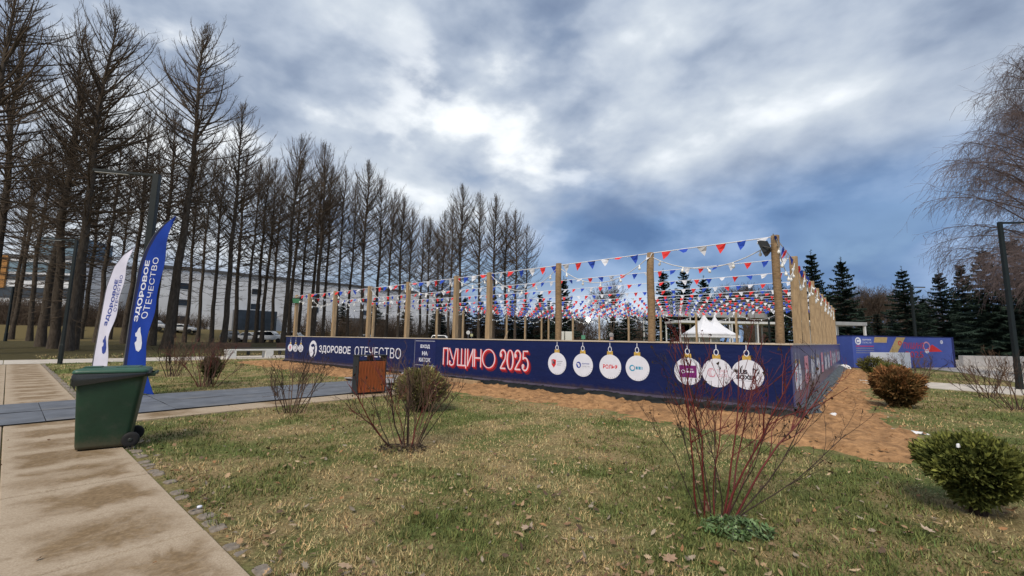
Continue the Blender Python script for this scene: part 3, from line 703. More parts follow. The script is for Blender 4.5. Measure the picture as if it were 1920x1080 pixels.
# ------------------------------------------------------------------ floodlights
M_BLACK = mat('black_metal', (.016, .018, .02), .5, .2); M_LENS = mat('floodlight_glass', (.55, .62, .60), .15, .1, spec=.7); M_GREEN = mat('pale_green_plastic', (.12, .40, .22), .5, .1)
def floodlight(loc, rz, tilt, label, lens, size=.34):
    r = empty('floodlight', loc, rz, label, 'floodlight', 'floodlights on the rink posts'); R = Matrix.Rotation(tilt, 3, 'X')
    b = MB(); b.loft([rrect(size/2, size*.38, .03, -.05), rrect(size/2, size*.38, .03, .0), rrect(size*.36, size*.26, .03, .09)])
    for k in range(5): b.box((-size*.3+.05*k*size/.34, -size*.24, .05), (-size*.3+.05*k*size/.34+.008, size*.24, .12))
    me = b.mesh('housing', M_BLACK); me.transform(Matrix.Rotation(-PI/2+tilt, 4, 'X')); link('housing', me, r, loc=(0, -.2, 0))
    me = (MB().lathe((0, 0, 0), [(.02, -.10), (.13, -.085), (.17, -.056), (.165, -.0505)], n=16) if lens.name == 'lit_lamp' else MB().loft([rrect(size*.43, size*.31, .02, -.056), rrect(size*.43, size*.31, .02, -.0505)])).mesh('lens', lens); me.transform(Matrix.Rotation(-PI/2+tilt, 4, 'X')); link('lens', me, r, loc=(0, -.2, 0))
    b = MB(); b.bar((-size*.54, -.2, 0), (-size*.54, -.07, -.05), .012); b.bar((size*.54, -.2, 0), (size*.54, -.07, -.05), .012); b.bar((-size*.54, -.07, -.05), (size*.54, -.07, -.05), .014); b.obj('bracket', M_BLACK, r)
def post_top(base, z): return Vector((base.x, base.y, z))
floodlight(fpt(23.45, ZP-.22), PI+.95, .35, 'black floodlight on the tallest looking near corner post, facing into the rink', M_LENS, .40)
floodlight(fpt(.62, ZP-.28), A_F+.9, .55, 'pale floodlight with greenish glass on the far left corner post', M_GREEN, .42)
M_LIT = mat('lit_lamp', (.9, .9, .85), .3, .02, emit=((1, .97, .88), 40))
bk = C_LB+(C_RB-C_LB).normalized()*5.4-RD*.3
floodlight(Vector((bk.x, bk.y, 3.35)), 0.05, .1, 'lit white floodlight glowing at the back of the rink', M_LIT, .24)
# ------------------------------------------------------------------ wheelie bin
M_BIN = mat('dark_green_plastic', (.012, .040, .020), .5, .22, 3, .0015, 160, spec=.4, dirt=((.06, .065, .05), 4, .35), splash=((.10, .085, .055), (.0, .22), .3))
M_LID = mat('green_lid_plastic', (.025, .085, .055), .38, .2, 4, .001, 120, spec=.5)
M_RUB = mat('black_rubber', (.013, .013, .014), .7, .2)
M_BAG = mat('black_bin_bag', (.014, .016, .017), .25, .2, spec=.6)
BR = math.radians(35); bl = Vector((-5.33, 5.52, .03)); bx_, by_ = Vector((math.cos(BR), math.sin(BR), 0)), Vector((-math.sin(BR), math.cos(BR), 0))
wb = empty('wheelie_bin', bl+bx_*.19+by_*.25, BR, 'dark green wheelie bin standing on the slab path with a black bag over its rim', 'bin')
b = MB(); rings = []
for z, hx, hy, cxx in ((.02, .265, .24, 0), (.06, .275, .245, 0), (.30, .295, .258, .005), (.60, .322, .272, .012), (.86, .345, .284, .018), (.93, .350, .287, .02), (.93, .372, .305, .02), (.985, .378, .31, .02), (.985, .345, .28, .02)):
    rings.append(rrect(hx, hy, .055, z, cxx, 0, 5))
b.loft(rings, cap=(True, False)).obj('body', M_BIN, wb, True)
b = MB(); b.loft([rrect(.395, .325, .06, .988, .02, 0, 5), rrect(.40, .33, .06, 1.0, .02, 0, 5), rrect(.385, .318, .06, 1.03, .02, 0, 5), rrect(.30, .25, .08, 1.052, .02, 0, 5)])
lid = b.obj('lid', M_LID, wb, True)
b = MB(); b.box((-.30, -.10, 1.05), (-.12, .10, 1.066)); b.box((.05, -.2, 1.045), (.30, .2, 1.062)); b.obj('lid_ridge', M_LID, lid, bevel=.006)
b = MB()
for y in (-.22, .22): b.box((.385, y-.02, .93), (.49, y+.02, .975))
b.bar((.48, -.27, .965), (.48, .27, .965), .018, 8); b.obj('handle', M_BIN, wb)
wm = MB(); wm.lathe((0, 0, 0), [(.05, -.028), (.085, -.03), (.098, -.02), (.10, 0), (.098, .02), (.085, .03), (.05, .028)], 'Y', 22); WT = wm.mesh('tyre', M_RUB, True)
hb = MB(); hb.lathe((0, 0, 0), [(.075, -.018), (.062, -.012), (.03, -.012), (.025, -.034), (.012, -.036)], 'Y', 16)
for k in range(6): a = k*PI/3; hb.bar((.028*math.cos(a), -.016, .028*math.sin(a)), (.075*math.cos(a), -.02, .075*math.sin(a)), .009, 4)
HB = hb.mesh('hub', mat('grey_black_plastic', (.02, .024, .022), .5, .2), True)
for y, sg in ((-.275, 1), (.275, -1)):
    w_o = link('wheel', WT, wb, loc=(.30, y, .10), rot=(0, 0, 0 if sg > 0 else PI)); link('hub', HB, w_o)
MB().bar((.30, -.27, .10), (.30, .27, .10), .012).obj('axle', M_BLACK, wb)
# bag rim hanging over the front edge
V = []; F = []; m = 40; rim = rrect(.386, .318, .06, 0, .02, 0, 10)
n = len(rim)
for k in range(4):
    for i, (x, y, _) in enumerate(rim):
        front_w = sstep(-x, -.30, .25)*1.0+.12
        dep = (.0, .03, .07, .13)[k]*(.25+.9*front_w)*(1+.8*mnoise.noise((i*.45, k, 2)))
        o_ = (.0, .012, .016, .010)[k]*(1+1.8*mnoise.noise((i*1.1, k*2, 7)))
        l = math.hypot(x, y); V.append((x*(1+o_/l), y*(1+o_/l), .992-dep))
for k in range(3):
    for i in range(n): F.append((k*n+i, k*n+(i+1) % n, (k+1)*n+(i+1) % n, (k+1)*n+i))
link('bag_rim', raw_mesh('bag_rim', V, np.array(F)[:, ::-1], M_BAG, True), wb)

wb.scale = (.93, .93, .97)
# ------------------------------------------------------------------ feather flags
M_FLAGB = mat('royal_blue_flag_cloth', (.012, .045, .30), .7, .12, 2.5, .004, 8, spec=.15); M_FLAGW = mat('white_flag_cloth', (.66, .66, .80), .7, .06, 2.5, .004, 8, spec=.15)
M_HEM = mat('dark_hem', (.008, .014, .07), .7, .1); M_POLE = mat('grey_pole', (.12, .12, .13), .4, .1, metal=.3)
def feather(name, label, Y, left, right, cloth, hem, ink, words, bear, foot):
    """outline points in metres on the flag's own plane at distance Y"""
    x0 = left[0][0]; root = empty(name, (x0, Y, 0), 0, label, 'flag', 'feather flags beside the path')
    def at(pts, f):
        s = np.array(pts); d = np.r_[0, np.cumsum(np.hypot(np.diff(s[:, 0]), np.diff(s[:, 1])))]; return np.interp(f*d[-1], d, s[:, 0])-x0, np.interp(f*d[-1], d, s[:, 1])
    nv, nu = 40, 8; V = []; 
    bulge = lambda u, v, x, z: .05*math.sin(z*2.3+u*2)*u+.03*math.sin(z*5+u*4)*u
    for side in (0, 1):
        for j in range(nv+1):
            f = j/nv; lx, lz = at(left, f); rx, rz_ = at(right, f)
            for i in range(nu+1):
                u = i/nu; x = lx+(rx-lx)*u; z = lz+(rz_-lz)*u; V.append((x, bulge(u, f, x, z)+(.0025 if side else -.0025), z))
    m = (nv+1)*(nu+1); F = []; MI = []
    for side in (0, 1):
        for j in range(nv):
            for i in range(nu):
                a = side*m+j*(nu+1)+i; q = (a, a+1, a+nu+2, a+nu+1); F.append(q if side == 0 else q[::-1]); MI.append(1 if i == 0 else 0)
    sail = link('sail', raw_mesh('sail', V, F, [cloth, hem], True, mi=MI), root)
    sg = Segs(); pp = [at(left, k/20) for k in range(21)]; pts = [(foot-x0, .0, .02)]+[(x-.012, 0, z) for x, z in pp]; sg.path(pts, .020, .008); link('pole', sg.mesh('pole', M_POLE, 8), root)
    b = MB(); b.box((foot-x0-.4, -.03, .0), (foot-x0+.4, .03, .02)); b.box((foot-x0-.03, -.4, .021), (foot-x0+.03, .4, .041)); b.obj('base', M_BLACK, root)
    # print laid on the cloth, rotated to read upwards
    def put(V2, F2, p0, p1, h, name_):
        """p0->p1 baseline running up the sail; letter tops point to the left"""
        d = Vector((p1[0]-p0[0], p1[1]-p0[1])); L = d.length; d /= L; nn_ = Vector((-d.y, d.x)); vs = []
        for a, b_ in V2:
            p = Vector(p0)+d*(a*L)+nn_*(b_*h); x = p.x-x0; f = min(max((p.y-left[0][1])/(left[-1][1]-left[0][1]), 0), 1)
            j = f; lx = np.interp(p.y, [q[1] for q in left], [q[0] for q in left])-x0; rx = np.interp(p.y, [q[1] for q in sorted(right, key=lambda q: q[1])], [q[0] for q in sorted(right, key=lambda q: q[1])])-x0
            u = min(max((x-lx)/max(rx-lx, .05), 0), 1); vs.append((x, bulge(u, f, x, p.y)-.009, p.y))
        MB().add(vs, F2).obj(name_, ink, sail)
    for wd, p0, p1, h, bold in words:
        V2, F2, _ = text2d(wd, bold); put(V2, F2, p0, p1, h, 'lettering')
    bp, bq, bh = bear
    shape = [(0, .35), (.12, .1), (.35, 0), (.62, .08), (.80, .22), (1.0, .28), (.93, .48), (.80, .62), (.74, .80), (.62, .78), (.60, .60), (.44, .62), (.36, .80), (.22, .72), (.06, .6)]
    put(shape, [tuple(range(len(shape)))], bp, bq, bh, 'emblem')
    return root
feather('feather_flag', 'tall royal blue feather flag with white lettering behind the green bin', 10.5,
    [(-9.36, .12), (-9.33, .67), (-9.31, 1.82), (-9.24, 3.15), (-9.12, 3.62), (-8.96, 3.96), (-8.75, 4.24), (-8.49, 4.43)],
    [(-8.55, .05), (-8.82, .68), (-8.79, 1.32), (-8.77, 2.36), (-8.63, 3.42), (-8.48, 4.44)], M_FLAGB, M_HEM, M_WHITE,
    [('ЗДОРОВОЕ', (-9.08, 1.78), (-8.98, 3.30), .13, .03), ('ОТЕЧЕСТВО', (-8.90, 1.86), (-8.80, 3.38), .13, 0)], ((-8.93, 1.06), (-8.93, 1.66), .26), -9.33)
feather('feather_flag', 'narrow white feather flag with dark blue lettering standing behind the blue flag', 14.0,
    [(-13.50, .05), (-13.46, .29), (-13.4, 1.57), (-13.32, 2.97), (-13.15, 3.68), (-12.89, 4.08), (-12.53, 4.36)],
    [(-12.97, .05), (-12.99, .35), (-12.99, 1.41), (-12.89, 2.62), (-12.71, 3.69), (-12.52, 4.37)], M_FLAGW, M_FLAGW, M_BLUEP,
    [('ЗДОРОВОЕ', (-13.10, 1.72), (-12.96, 3.25), .12, .03), ('ОТЕЧЕСТВО', (-12.95, 2.2), (-12.85, 3.4), .09, 0)], ((-13.08, .82), (-13.05, 1.42), .2), -13.46)

# ------------------------------------------------------------------ litter bin with wooden slats
M_SLAT = mat('orange_stained_wood', (.27, .07, .02), .55, .4, 5, .002, 40, stretch=(6, 6, .5)); M_GRAPH = mat('graphite_metal', (.022, .024, .026), .5, .2)
lb = empty('litter_bin', (-3.72, 11.52, .03), math.radians(41), 'litter bin of orange brown wooden slats with a dark metal frame beside the mats', 'litter bin')
b = MB(); b.box((-.40, -.18, 0), (-.375, .18, .98)); b.box((.345, -.18, 0), (.37, .18, .98)); b.box((-.374, -.16, .03), (.344, .16, .07)); b.obj('frame', M_GRAPH, lb, bevel=.004)
MB().box((-.42, -.20, .981), (.39, .20, 1.0)).obj('top_plate', M_GRAPH, lb, bevel=.004)
MB().box((-.33, -.13, .071), (.30, .13, .86)).obj('liner', M_BLACK, lb)
MB().box((-.05, -.14, .861), (.02, .14, .979)).obj('divider', M_BLACK, lb)
sl = MB().box((-.0375, -.012, 0), (.0375, .012, .79)).mesh('slat', M_SLAT, bevel=.004)
for k in range(9):
    link('slat', sl, lb, loc=(-.334+.0795*k, -.166+random.uniform(-.003, .003), .05), sc=(1, 1, random.uniform(.992, 1.0)))
    link('slat', sl, lb, loc=(-.334+.0795*k, .166, .05))

# ------------------------------------------------------------------ lamp posts
M_LPOST = mat('dark_green_lamp_post', (.007, .012, .013), .5, .2)
def lamp(x, y, h, arm, az, label, r=.075, z=0, head=True):
    o = empty('street_lamp', (x, y, z), az, label, 'street lamp', 'lamp posts of the park')
    b = MB(); b.loft([rrect(r*1.15, r*1.15, .01, 0), rrect(r*1.15, r*1.15, .01, .9), rrect(r, r, .01, .93), rrect(r*.9, r*.9, .01, h)]); b.obj('pole', M_LPOST, o)
    MB().box((-r*2, -r*2, -.02), (r*2, r*2, .02)).obj('base_plate', M_LPOST, o)
    MB().box((r*.8, -r*.55, h-.07), (arm, r*.55, h)).obj('arm', M_LPOST, o, bevel=.01)
    if head: MB().box((arm*.45, -r*.4, h-.085), (arm*.97, r*.4, h-.071)).obj('diffuser', mat_diff, o)
    return o
mat_diff = mat('lamp_diffuser', (.45, .46, .47), .4, .05)
lamp(-10.15, 11.75, 6.0, 1.5, PI+.25, 'square lamp post with a level arm standing right behind the blue feather flag', .085)
lamp(-21.35, 20.59, 6.0, 1.3, PI+.3, 'dark lamp post by the far path, left of the white feather flag', .06)
lamp(-55, 47, 6.0, 1.0, PI, 'short looking distant lamp post at the left edge, farthest to the left', .09, z=float(ground_h(-55, 47)))
lamp(17.75, 15.2, 6.0, 1.5, -.1, 'large lamp post at the right edge with its arm leaving the frame', .062)
lamp(31.0, 33.0, 6.0, 1.1, 0, 'thin lamp post in front of the blue container', .075)
lamp(8.0, 57, 6.0, .9, PI, 'distant lamp post behind the back of the rink near the lit floodlight', .07)
lamp(24.9, 41.5, 6.0, .9, 0, 'lamp post behind the white tent, beside the near corner post', .07)

# ------------------------------------------------------------------ benches
M_WB = mat('white_painted_bench', (.66, .66, .64), .6, .08, 4); M_BROWN = mat('brown_bench_wood', (.075, .045, .032), .7, .3, 4)
bn = empty('bench', uw(31.4, 9.3, .03), GRID, 'long white bench on the far path beside the left end of the rink', 'bench')
for k in range(4): MB().box((-.25+2.2*k, -.3, 0), (.25+2.2*k, .3, .46)).obj('leg', M_WB, bn, bevel=.015)
MB().box((-.3, -.28, .461), (6.9, .28, .56)).obj('seat', M_WB, bn, bevel=.01)
MB().bar((.1, .2, .64), (6.7, .2, .64), .025, 6).obj('rail', M_GRAPH, bn)
for k, w in enumerate((10.6, 15.0)):
    b2 = empty('bench', uw(35.6, w, .05), GRID, 'brown wooden bench standing in the grass behind the %s of the white bench' % ('left half', 'right end')[k], 'bench', 'brown benches')
    MB().box((-1.3, -.22, .40), (1.3, .22, .46)).obj('seat', M_BROWN, b2)
    for j in range(4): MB().box((-1.3, .20, .50+.1*j), (1.3, .235, .585+.1*j)).obj('slat', M_BROWN, b2)
    for x in (-1.1, 1.1): MB().box((x-.04, -.2, 0), (x+.04, .25, .40)).obj('leg', M_GRAPH, b2)

# ------------------------------------------------------------------ blue container, white board, wall
M_CONT = mat('blue_container_banner', (.065, .105, .40), .5, .2, .7, .004, 2, spec=.35); M_CONTD = mat('dark_blue_container_end', (.012, .02, .12), .6, .2)
M_GOLDC = mat('gold_stripe_print', (.50, .36, .16), .6, .15)
cd = Vector((8.69, 1.91, 0)).normalized(); ca = math.atan2(cd.y, cd.x)
ct = empty('container', (21.75, 27.46, 0), ca, 'blue banner clad container with red lettering and gold stripes at the end of the rink', 'container')
MB().box((0, 0, .02), (8.35, 2.2, 2.02)).obj('body', [M_CONT], ct, bevel=.02)
MB().box((8.352, -.01, .0), (8.50, 2.22, 2.06)).obj('corner_post', M_CONTD, ct); MB().box((-.02, -.025, 2.021), (8.35, 2.22, 2.06)).obj('roof_rail', M_CONTD, ct)
MB().box((0, -.03, -.01), (8.35, .3, .019)).obj('base_rail', M_CONTD, ct)
X0 = -.52; PRINTS2 = PRINTS[:5]+[M_GOLDC]+PRINTS[6:]
class CP(Print):
    def q(s, pts, mi, off): return s.poly([(x+X0, z) for x, z in pts], off, mi)
    def done(s, name): s.obj(name, PRINTS2, ct)
p = CP(); p.q([(2.30, 1.97), (3.35, 1.97), (3.25, 1.62), (2.2, 1.62)], 5, .004); p.done('gold_stripe')
p = CP(); p.q([(4.1, 1.98), (4.85, 1.98), (4.1, 1.0), (3.4, 1.0)], 5, .004); p.done('gold_stripe')
p = CP(); p.ring(4.35+X0, 1.6, .12, .07, .006, 2, 16); p.done('red_ring_print')
p = CP(); p.q([(6.3, 1.05), (7.95, 1.08), (7.1, 1.55)], 2, .004); p.ring(6.6+X0, 1.42, .27, .09, .007, 8, 24); p.disc(6.6+X0, 1.1, .18, .14, .0065, 0, 16); p.done('red_arrow_print')
p = CP(); p.text('ПУЩИНО', 4.65+X0, 6.4+X0, 1.18, 1.66, .008, 2, .0); p.done('lettering')
p = CP(); p.text('2025', 4.75+X0, 6.25+X0, .68, 1.08, .008, 2, .0); p.done('lettering')
p = CP(); p.ring(7.95+X0, 1.72, .10, .05, .004, 0, 12); p.disc(7.95+X0, 1.72, .05, .05, .005, 0, 8); p.done('star_print')
p = CP(); p.disc(.95+X0, 1.70, .24, .24, .004, 0, 24); p.ring(.93+X0, 1.70, .12, .06, .006, 4, 14, 40, 330); p.done('logo_print')
p = CP(); p.text('ЗДОРОВОЕ', 1.28+X0, 2.0+X0, 1.73, 1.84, .004, 0, .03); p.done('lettering')
p = CP(); p.text('ОТЕЧЕСТВО', 1.28+X0, 2.05+X0, 1.56, 1.66, .004, 0); p.done('lettering')
for k in range(4): p = CP(); p.scribble(.75+X0, 2.2+X0, 1.35-.14*k, .07, .004, (2, 7, 7, 7)[k], 30+k); p.done('small_print')
wbd = empty('white_board', Vector((21.75, 27.46, 0))+cd*.05+Vector((.2, -1.0, 0)), ca+.05, 'plain white board standing in front of the blue container', 'board')
M_WBD = mat('white_board_sheet', (.62, .65, .74), .6, .05, 2)
MB().box((0, -.02, .06), (3.35, .02, 1.02)).obj('panel', M_WBD, wbd, bevel=.004)
b = MB()
for x in (.1, 3.2): b.box((x, .021, 0), (x+.05, .06, 1.0)); b.box((x, -.25, 0), (x+.05, .35, .045))
b.obj('stand', M_GREYP, wbd)
wl = empty('low_wall', (32.6, 31.2, .03), -.03, 'low white concrete wall at the right beyond the plaza', 'wall')
for k in range(6): MB().box((2.5*k, 0, 0), (2.5*k+2.48, .35, .76)).obj('block', mat('white_wall_concrete', (.50, .48, .47), .85, .15, 2) if k == 0 else bpy.data.materials['white_wall_concrete'], wl, bevel=.01)
MB().box((4.1, -.34, .3), (8.5, -.02, .40)).obj('ledge', M_BROWN, wl)

# ------------------------------------------------------------------ tent, canopies, cabinets, signs, person
M_TENT = mat('white_tent_cloth', (.72, .73, .78), .6, .05, 2); M_WP = mat('white_steel', (.60, .61, .62), .5, .06)
def pagoda(parent, cx_, w, zb, zp):
    b = MB(); n = 24; rings = []
    for k in range(9):
        f = k/8; z = zb+(zp-zb)*f; s = w/2*((1-f)**1.9*.94+.06*(1-f)+.02); rings.append(rrect(s, s, s*.12, z, cx_, 0, 4))
    b.loft(rings); b.obj('roof', M_TENT, parent, True)
    b = MB()
    for i in range(8): b.box((cx_-w/2+w/8*i, -w/2-.01, zb-.28), (cx_-w/2+w/8*(i+.96), -w/2+.01, zb+.02))
    for i in range(8): b.box((cx_-w/2-.01, -w/2+w/8*i, zb-.28), (cx_-w/2+.01, -w/2+w/8*(i+.96), zb+.02))
    b.obj('valance', M_TENT, parent)
    b = MB()
    for x in (-1, 1):
        for y in (-1, 1): b.bar((cx_+x*w*.47, y*w*.47, 0), (cx_+x*w*.47, y*w*.47, zb), .05, 6)
    b.obj('frame', M_WP, parent)
    MB().box((cx_-w/2+.05, w/2-.03, 0), (cx_+w/2-.05, w/2, zb-.02)).obj('side_wall', M_TENT, parent)
tn = empty('marquee_tent', (23.0, 50, 0), .15, 'white pagoda marquee with two pointed peaks behind the rink', 'tent'); pagoda(tn, -.6, 3.9, 2.3, 4.9); pagoda(tn, .75, 3.7, 2.25, 4.7)
def canopy(x, y, rz, w, d, h, label, m, th=.35, n=4):
    o = empty('stage_canopy', (x, y, 0), rz, label, 'canopy', 'open steel canopies'); MB().box((-w/2, -d/2, h-th), (w/2, d/2, h)).obj('roof', m, o)
    for i in range(n):
        xx = -w/2+.15+(w-.3)*i/(n-1)
        for yy in (-d/2+.15, d/2-.15): MB().box((xx-.08, yy-.08, 0), (xx+.08, yy+.08, h-th)).obj('post', M_WP, o)
    return o
M_GROOF = mat('grey_canopy_roof', (.30, .31, .32), .6, .15, 2)
canopy(30.5, 62, .05, 15, 5, 4.4, 'long white canopy on slim white posts behind the tent', M_WP, .3, 5)
canopy(31.5, 70, .0, 19, 4, 6.2, 'pale grey stage roof showing above the pennants behind the white tent', M_GROOF, .8, 4)
cn = canopy(30.6, 40.5, .2, 3.6, 3, 3.5, 'small grey truss canopy above the left end of the blue container', M_GROOF, .3, 2)
M_CAB = mat('white_cabinet', (.62, .62, .56), .5, .06, 2)
for k, x in enumerate((5.0, 5.95)):
    c_ = empty('cabinet', (x, 44.5, 0), .05, 'pale cabinet standing at the back of the rink, %s of the two' % ('left', 'right')[k], 'cabinet', 'pale cabinets'); MB().box((-.42, -.3, .05), (.42, .3, 2.35)).obj('body', M_CAB, c_, bevel=.02); MB().box((-.36, -.315, .12), (.36, -.301, 2.25)).obj('door', M_CAB, c_); MB().box((-.40, -.28, 0), (.40, .28, .049)).obj('base', M_GRAPH, c_)
def sign(x, y, label, shape, m):
    z = float(ground_h(x, y)); o = empty('road_sign', (x, y, z), 0, label, 'road sign', 'road signs by the car park')
    MB().bar((0, 0, 0), (0, 0, 2.5), .04, 6).obj('pole', M_GREYP, o)
    b = MB()
    if shape == 'round': b.lathe((0, -.05, 2.25), [(.02, -.01), (.35, -.01), (.35, .01), (.02, .01)], 'Y', 18)
    else: b.box((-.22, -.06, 1.6), (.22, -.04, 2.05))
    b.obj('plate', m, o)
sign(-7.6, 76, 'small round pale road sign seen between the rink posts', 'round', M_WP)
M_SIGN = mat('pale_yellow_sign', (.50, .50, .28), .5, .2)
sign(-6.9, 75, 'square pale yellow road sign next to the round sign', 'square', M_SIGN)
M_GSIGN = mat('green_sign', (.10, .30, .19), .5, .2)
sign(8.35, 50, 'small pale green sign beside the pale cabinets', 'square', M_GSIGN)
# person standing inside the rink
def person(x, y, z, rz, label):
    V = [(0, 0, .95), (0, 0, 1.15), (0, 0, 1.38), (0, 0, 1.50), (0, -.01, 1.60), (0, -.01, 1.72),
         (.10, 0, .88), (.11, -.02, .48), (.11, 0, .08), (.11, -.14, .04), (-.10, 0, .88), (-.11, -.02, .48), (-.11, 0, .08), (-.11, -.14, .04),
         (.19, 0, 1.40), (.25, .02, 1.12), (.22, -.10, .88), (.21, -.14, .80), (-.19, 0, 1.40), (-.25, .02, 1.12), (-.22, -.10, .88), (-.21, -.14, .80)]
    E = [(0, 1), (1, 2), (2, 3), (3, 4), (4, 5), (0, 6), (6, 7), (7, 8), (8, 9), (0, 10), (10, 11), (11, 12), (12, 13), (2, 14), (14, 15), (15, 16), (16, 17), (2, 18), (18, 19), (19, 20), (20, 21)]
    R = [.15, .15, .16, .06, .085, .085, .10, .07, .05, .045, .10, .07, .05, .045, .075, .06, .045, .035, .075, .06, .045, .035]
    me = bpy.data.meshes.new('person'); me.from_pydata(V, E, []); o = bpy.data.objects.new('person', me); COL.objects.link(o)
    sk = o.modifiers.new('skin', 'SKIN'); o.modifiers.new('sub', 'SUBSURF').levels = 1
    for i, r_ in enumerate(R): me.skin_vertices[0].data[i].radius = (r_, r_*.85)
    me.skin_vertices[0].data[0].use_root = True
    bpy.context.view_layer.update(); nm = bpy.data.meshes.new_from_object(o.evaluated_get(bpy.context.evaluated_depsgraph_get())); bpy.data.objects.remove(o)
    nm.name = 'person'; ms = [mat('skin', (.42, .25, .18), .6, .1), mat('dark_blue_jacket', (.018, .03, .12), .8, .15), mat('dark_trousers', (.02, .02, .024), .85, .1)]
    nm.materials.clear()
    for m_ in ms: nm.materials.append(m_)
    for p_ in nm.polygons:
        zc_ = p_.center.z; p_.material_index = 0 if (zc_ > 1.52 or (zc_ < .84 and abs(p_.center.x) > .17)) else (1 if zc_ > .86 else 2); p_.use_smooth = True
    o = link('person', nm, None, loc=(x, y, z), rot=(0, 0, rz)); tag(o, label, 'person')
    hb_ = MB(); hb_.lathe((0, .01, 1.68), [(.02, .125), (.07, .11), (.10, .06), (.105, .0), (.09, -.05)], n=12); hb_.obj('hair', mat('grey_hair', (.25, .24, .23), .9, .2), o, True)
    nb = MB(); nb.add([(-.018, -.085, 1.67), (.018, -.085, 1.67), (0, -.118, 1.655), (0, -.085, 1.705)], [(0, 1, 2), (1, 3, 2), (3, 0, 2)]); nb.obj('nose', ms[0], o)
person(4.30, 18.5, .03, .6, 'person in a dark blue jacket standing on the rink behind the boards')

# ------------------------------------------------------------------ building beyond the trees
M_BW = mat('pale_facade', (.66, .68, .72), .7, .12, .3); M_BG = mat('dark_window_glass', (.03, .04, .055), .15, .3, .8, spec=.6); M_BROOF = mat('roof_trim', (.10, .10, .105), .7, .2); M_OR = mat('orange_facade_panel', (.35, .17, .05), .7, .2); M_BLG = mat('sky_blue_glazing', (.16, .24, .30), .15, .3, .5, spec=.7)
def block(name, label, loc, rz, L, D, Hh, rows, cols, ww, wh, z0, bands=None, extra=None):
    o = empty(name, loc, rz, label, 'building', 'buildings beyond the trees'); MB().box((0, 0, -1), (L, D, Hh)).obj('wall', M_BW, o)
    MB().box((-.3, -.3, Hh+.002), (L+.3, D+.3, Hh+.6)).obj('roof', M_BROOF, o)
    wm_ = MB().box((-ww/2, -.06, -wh/2), (ww/2, .08, wh/2)).mesh('window', M_BG); fm_ = MB().box((-ww/2-.12, -.10, -wh/2-.14), (ww/2+.12, -.02, -wh/2-.02)).mesh('sill', M_WP)
    for r_ in range(rows):
        for c_ in range(cols):
            w_o = link('window', wm_, o, loc=((c_+.5)*L/cols, 0, z0+r_*(Hh-z0)/rows)); link('sill', fm_, w_o)
    for z1, z2, m_ in bands or []: MB().box((-.05, -.09, z1), (L+.05, .05, z2)).obj('glazing_band', m_, o)
    for lo, hi, m_ in extra or []: MB().box(lo, hi).obj('annex', m_, o)
    return o
bz = float(ground_h(-80, 100))
block('building', 'long pale four storey building behind the larch trunks', (-84, 97, bz), .80, 92, 16, 14.5, 3, 6, 2.2, 1.5, 2.6, None,
      [((18.0, -3.0, 0), (27.5, -.02, 5.4), M_BG), ((46, -4, 0), (60, -.02, 4.6), M_BROOF)])
block('building', 'stepped pale building with an orange corner panel at the far left', (-106, 88, bz), .12, 15, 14, 14.5, 0, 1, 1, 1, 2,
      [(9.8, 11.0, M_BG), (6.0, 8.2, M_BG), (2, 4.4, M_BG), (11.5, 13.6, M_BLG)], [((-.4, -.4, 8), (1.2, 2, 14.8), M_OR), ((4, 2, 14.9), (13, 10, 19.5), M_BLG)])

# ------------------------------------------------------------------ parked cars
M_TYRE = M_RUB; M_CGLASS = mat('car_glass', (.02, .026, .03), .1, .1, spec=.7); M_RIM = mat('alloy_rim', (.35, .35, .36), .35, .1, metal=.6); M_HL = mat('headlight_glass', (.6, .6, .62), .15, .05, spec=.7); M_TL = mat('tail_light', (.35, .01, .01), .3, .1)
def car_meshes(kind):
    if kind == 'suv': prof = [(-2.15, .45), (-2.2, .75), (-2.15, 1.0), (-2.0, 1.05), (-1.8, 1.62), (-1.4, 1.70), (.3, 1.68), (.95, 1.08), (1.95, .96), (2.2, .75), (2.2, .42)]; cab = [(-1.88, 1.08), (-1.68, 1.56), (.22, 1.60), (.80, 1.09)]
    else: prof = [(-2.1, .40), (-2.2, .70), (-2.15, .95), (-1.4, 1.0), (-.95, 1.42), (-.5, 1.48), (.25, 1.45), (1.0, .95), (1.95, .82), (2.2, .62), (2.18, .38)]; cab = [(-1.3, 1.0), (-.88, 1.36), (.18, 1.38), (.85, .97)]
    b = MB(); rings = []
    for y, s, zz in ((-.86, .97, 0), (-.80, 1.0, 0), (.80, 1.0, 0), (.86, .97, 0)):
        rings.append([(x*s, y*(1-.13*max(0, (z-1.0)/.6)), .38+(z-.38)*(1 if abs(y) < .85 else .985)) for x, z in prof])
    b.loft(rings); body = b
    g_ = MB()
    for y in (-1, 1):
        pts = [(x, y*(.875-.10*max(0, (z-1.0)/.6)), z) for x, z in cab]; g_.add(pts+[(x, yy*.9, z) for x, yy, z in pts], [(0, 1, 2, 3), (3, 2, 1, 0)])
    (x0, z0), (x1, z1) = cab[2], cab[3]; g_.add([(x0+.07, -.66, z0+.05), (x0+.07, .66, z0+.05), (x1+.09, .72, z1+.07), (x1+.09, -.72, z1+.07)], [(0, 1, 2, 3), (3, 2, 1, 0)])
    return body, g_
def wheel_mesh():
    t_ = MB(); t_.lathe((0, 0, 0), [(.19, -.1), (.31, -.1), (.34, -.06), (.34, .06), (.31, .1), (.19, .1)], 'Y', 18); h_ = MB(); h_.lathe((0, 0, 0), [(.19, -.085), (.12, -.07), (.03, -.085), (.01, -.085)], 'Y', 12); return t_.mesh('wheel', M_TYRE, True), h_.mesh('rim', M_RIM, True)
WH, RM = wheel_mesh(); CM = {k: (lambda bg: (bg[0], bg[1].mesh('window', M_CGLASS)))(car_meshes(k)) for k in ('suv', 'car')}
PAINT = {}
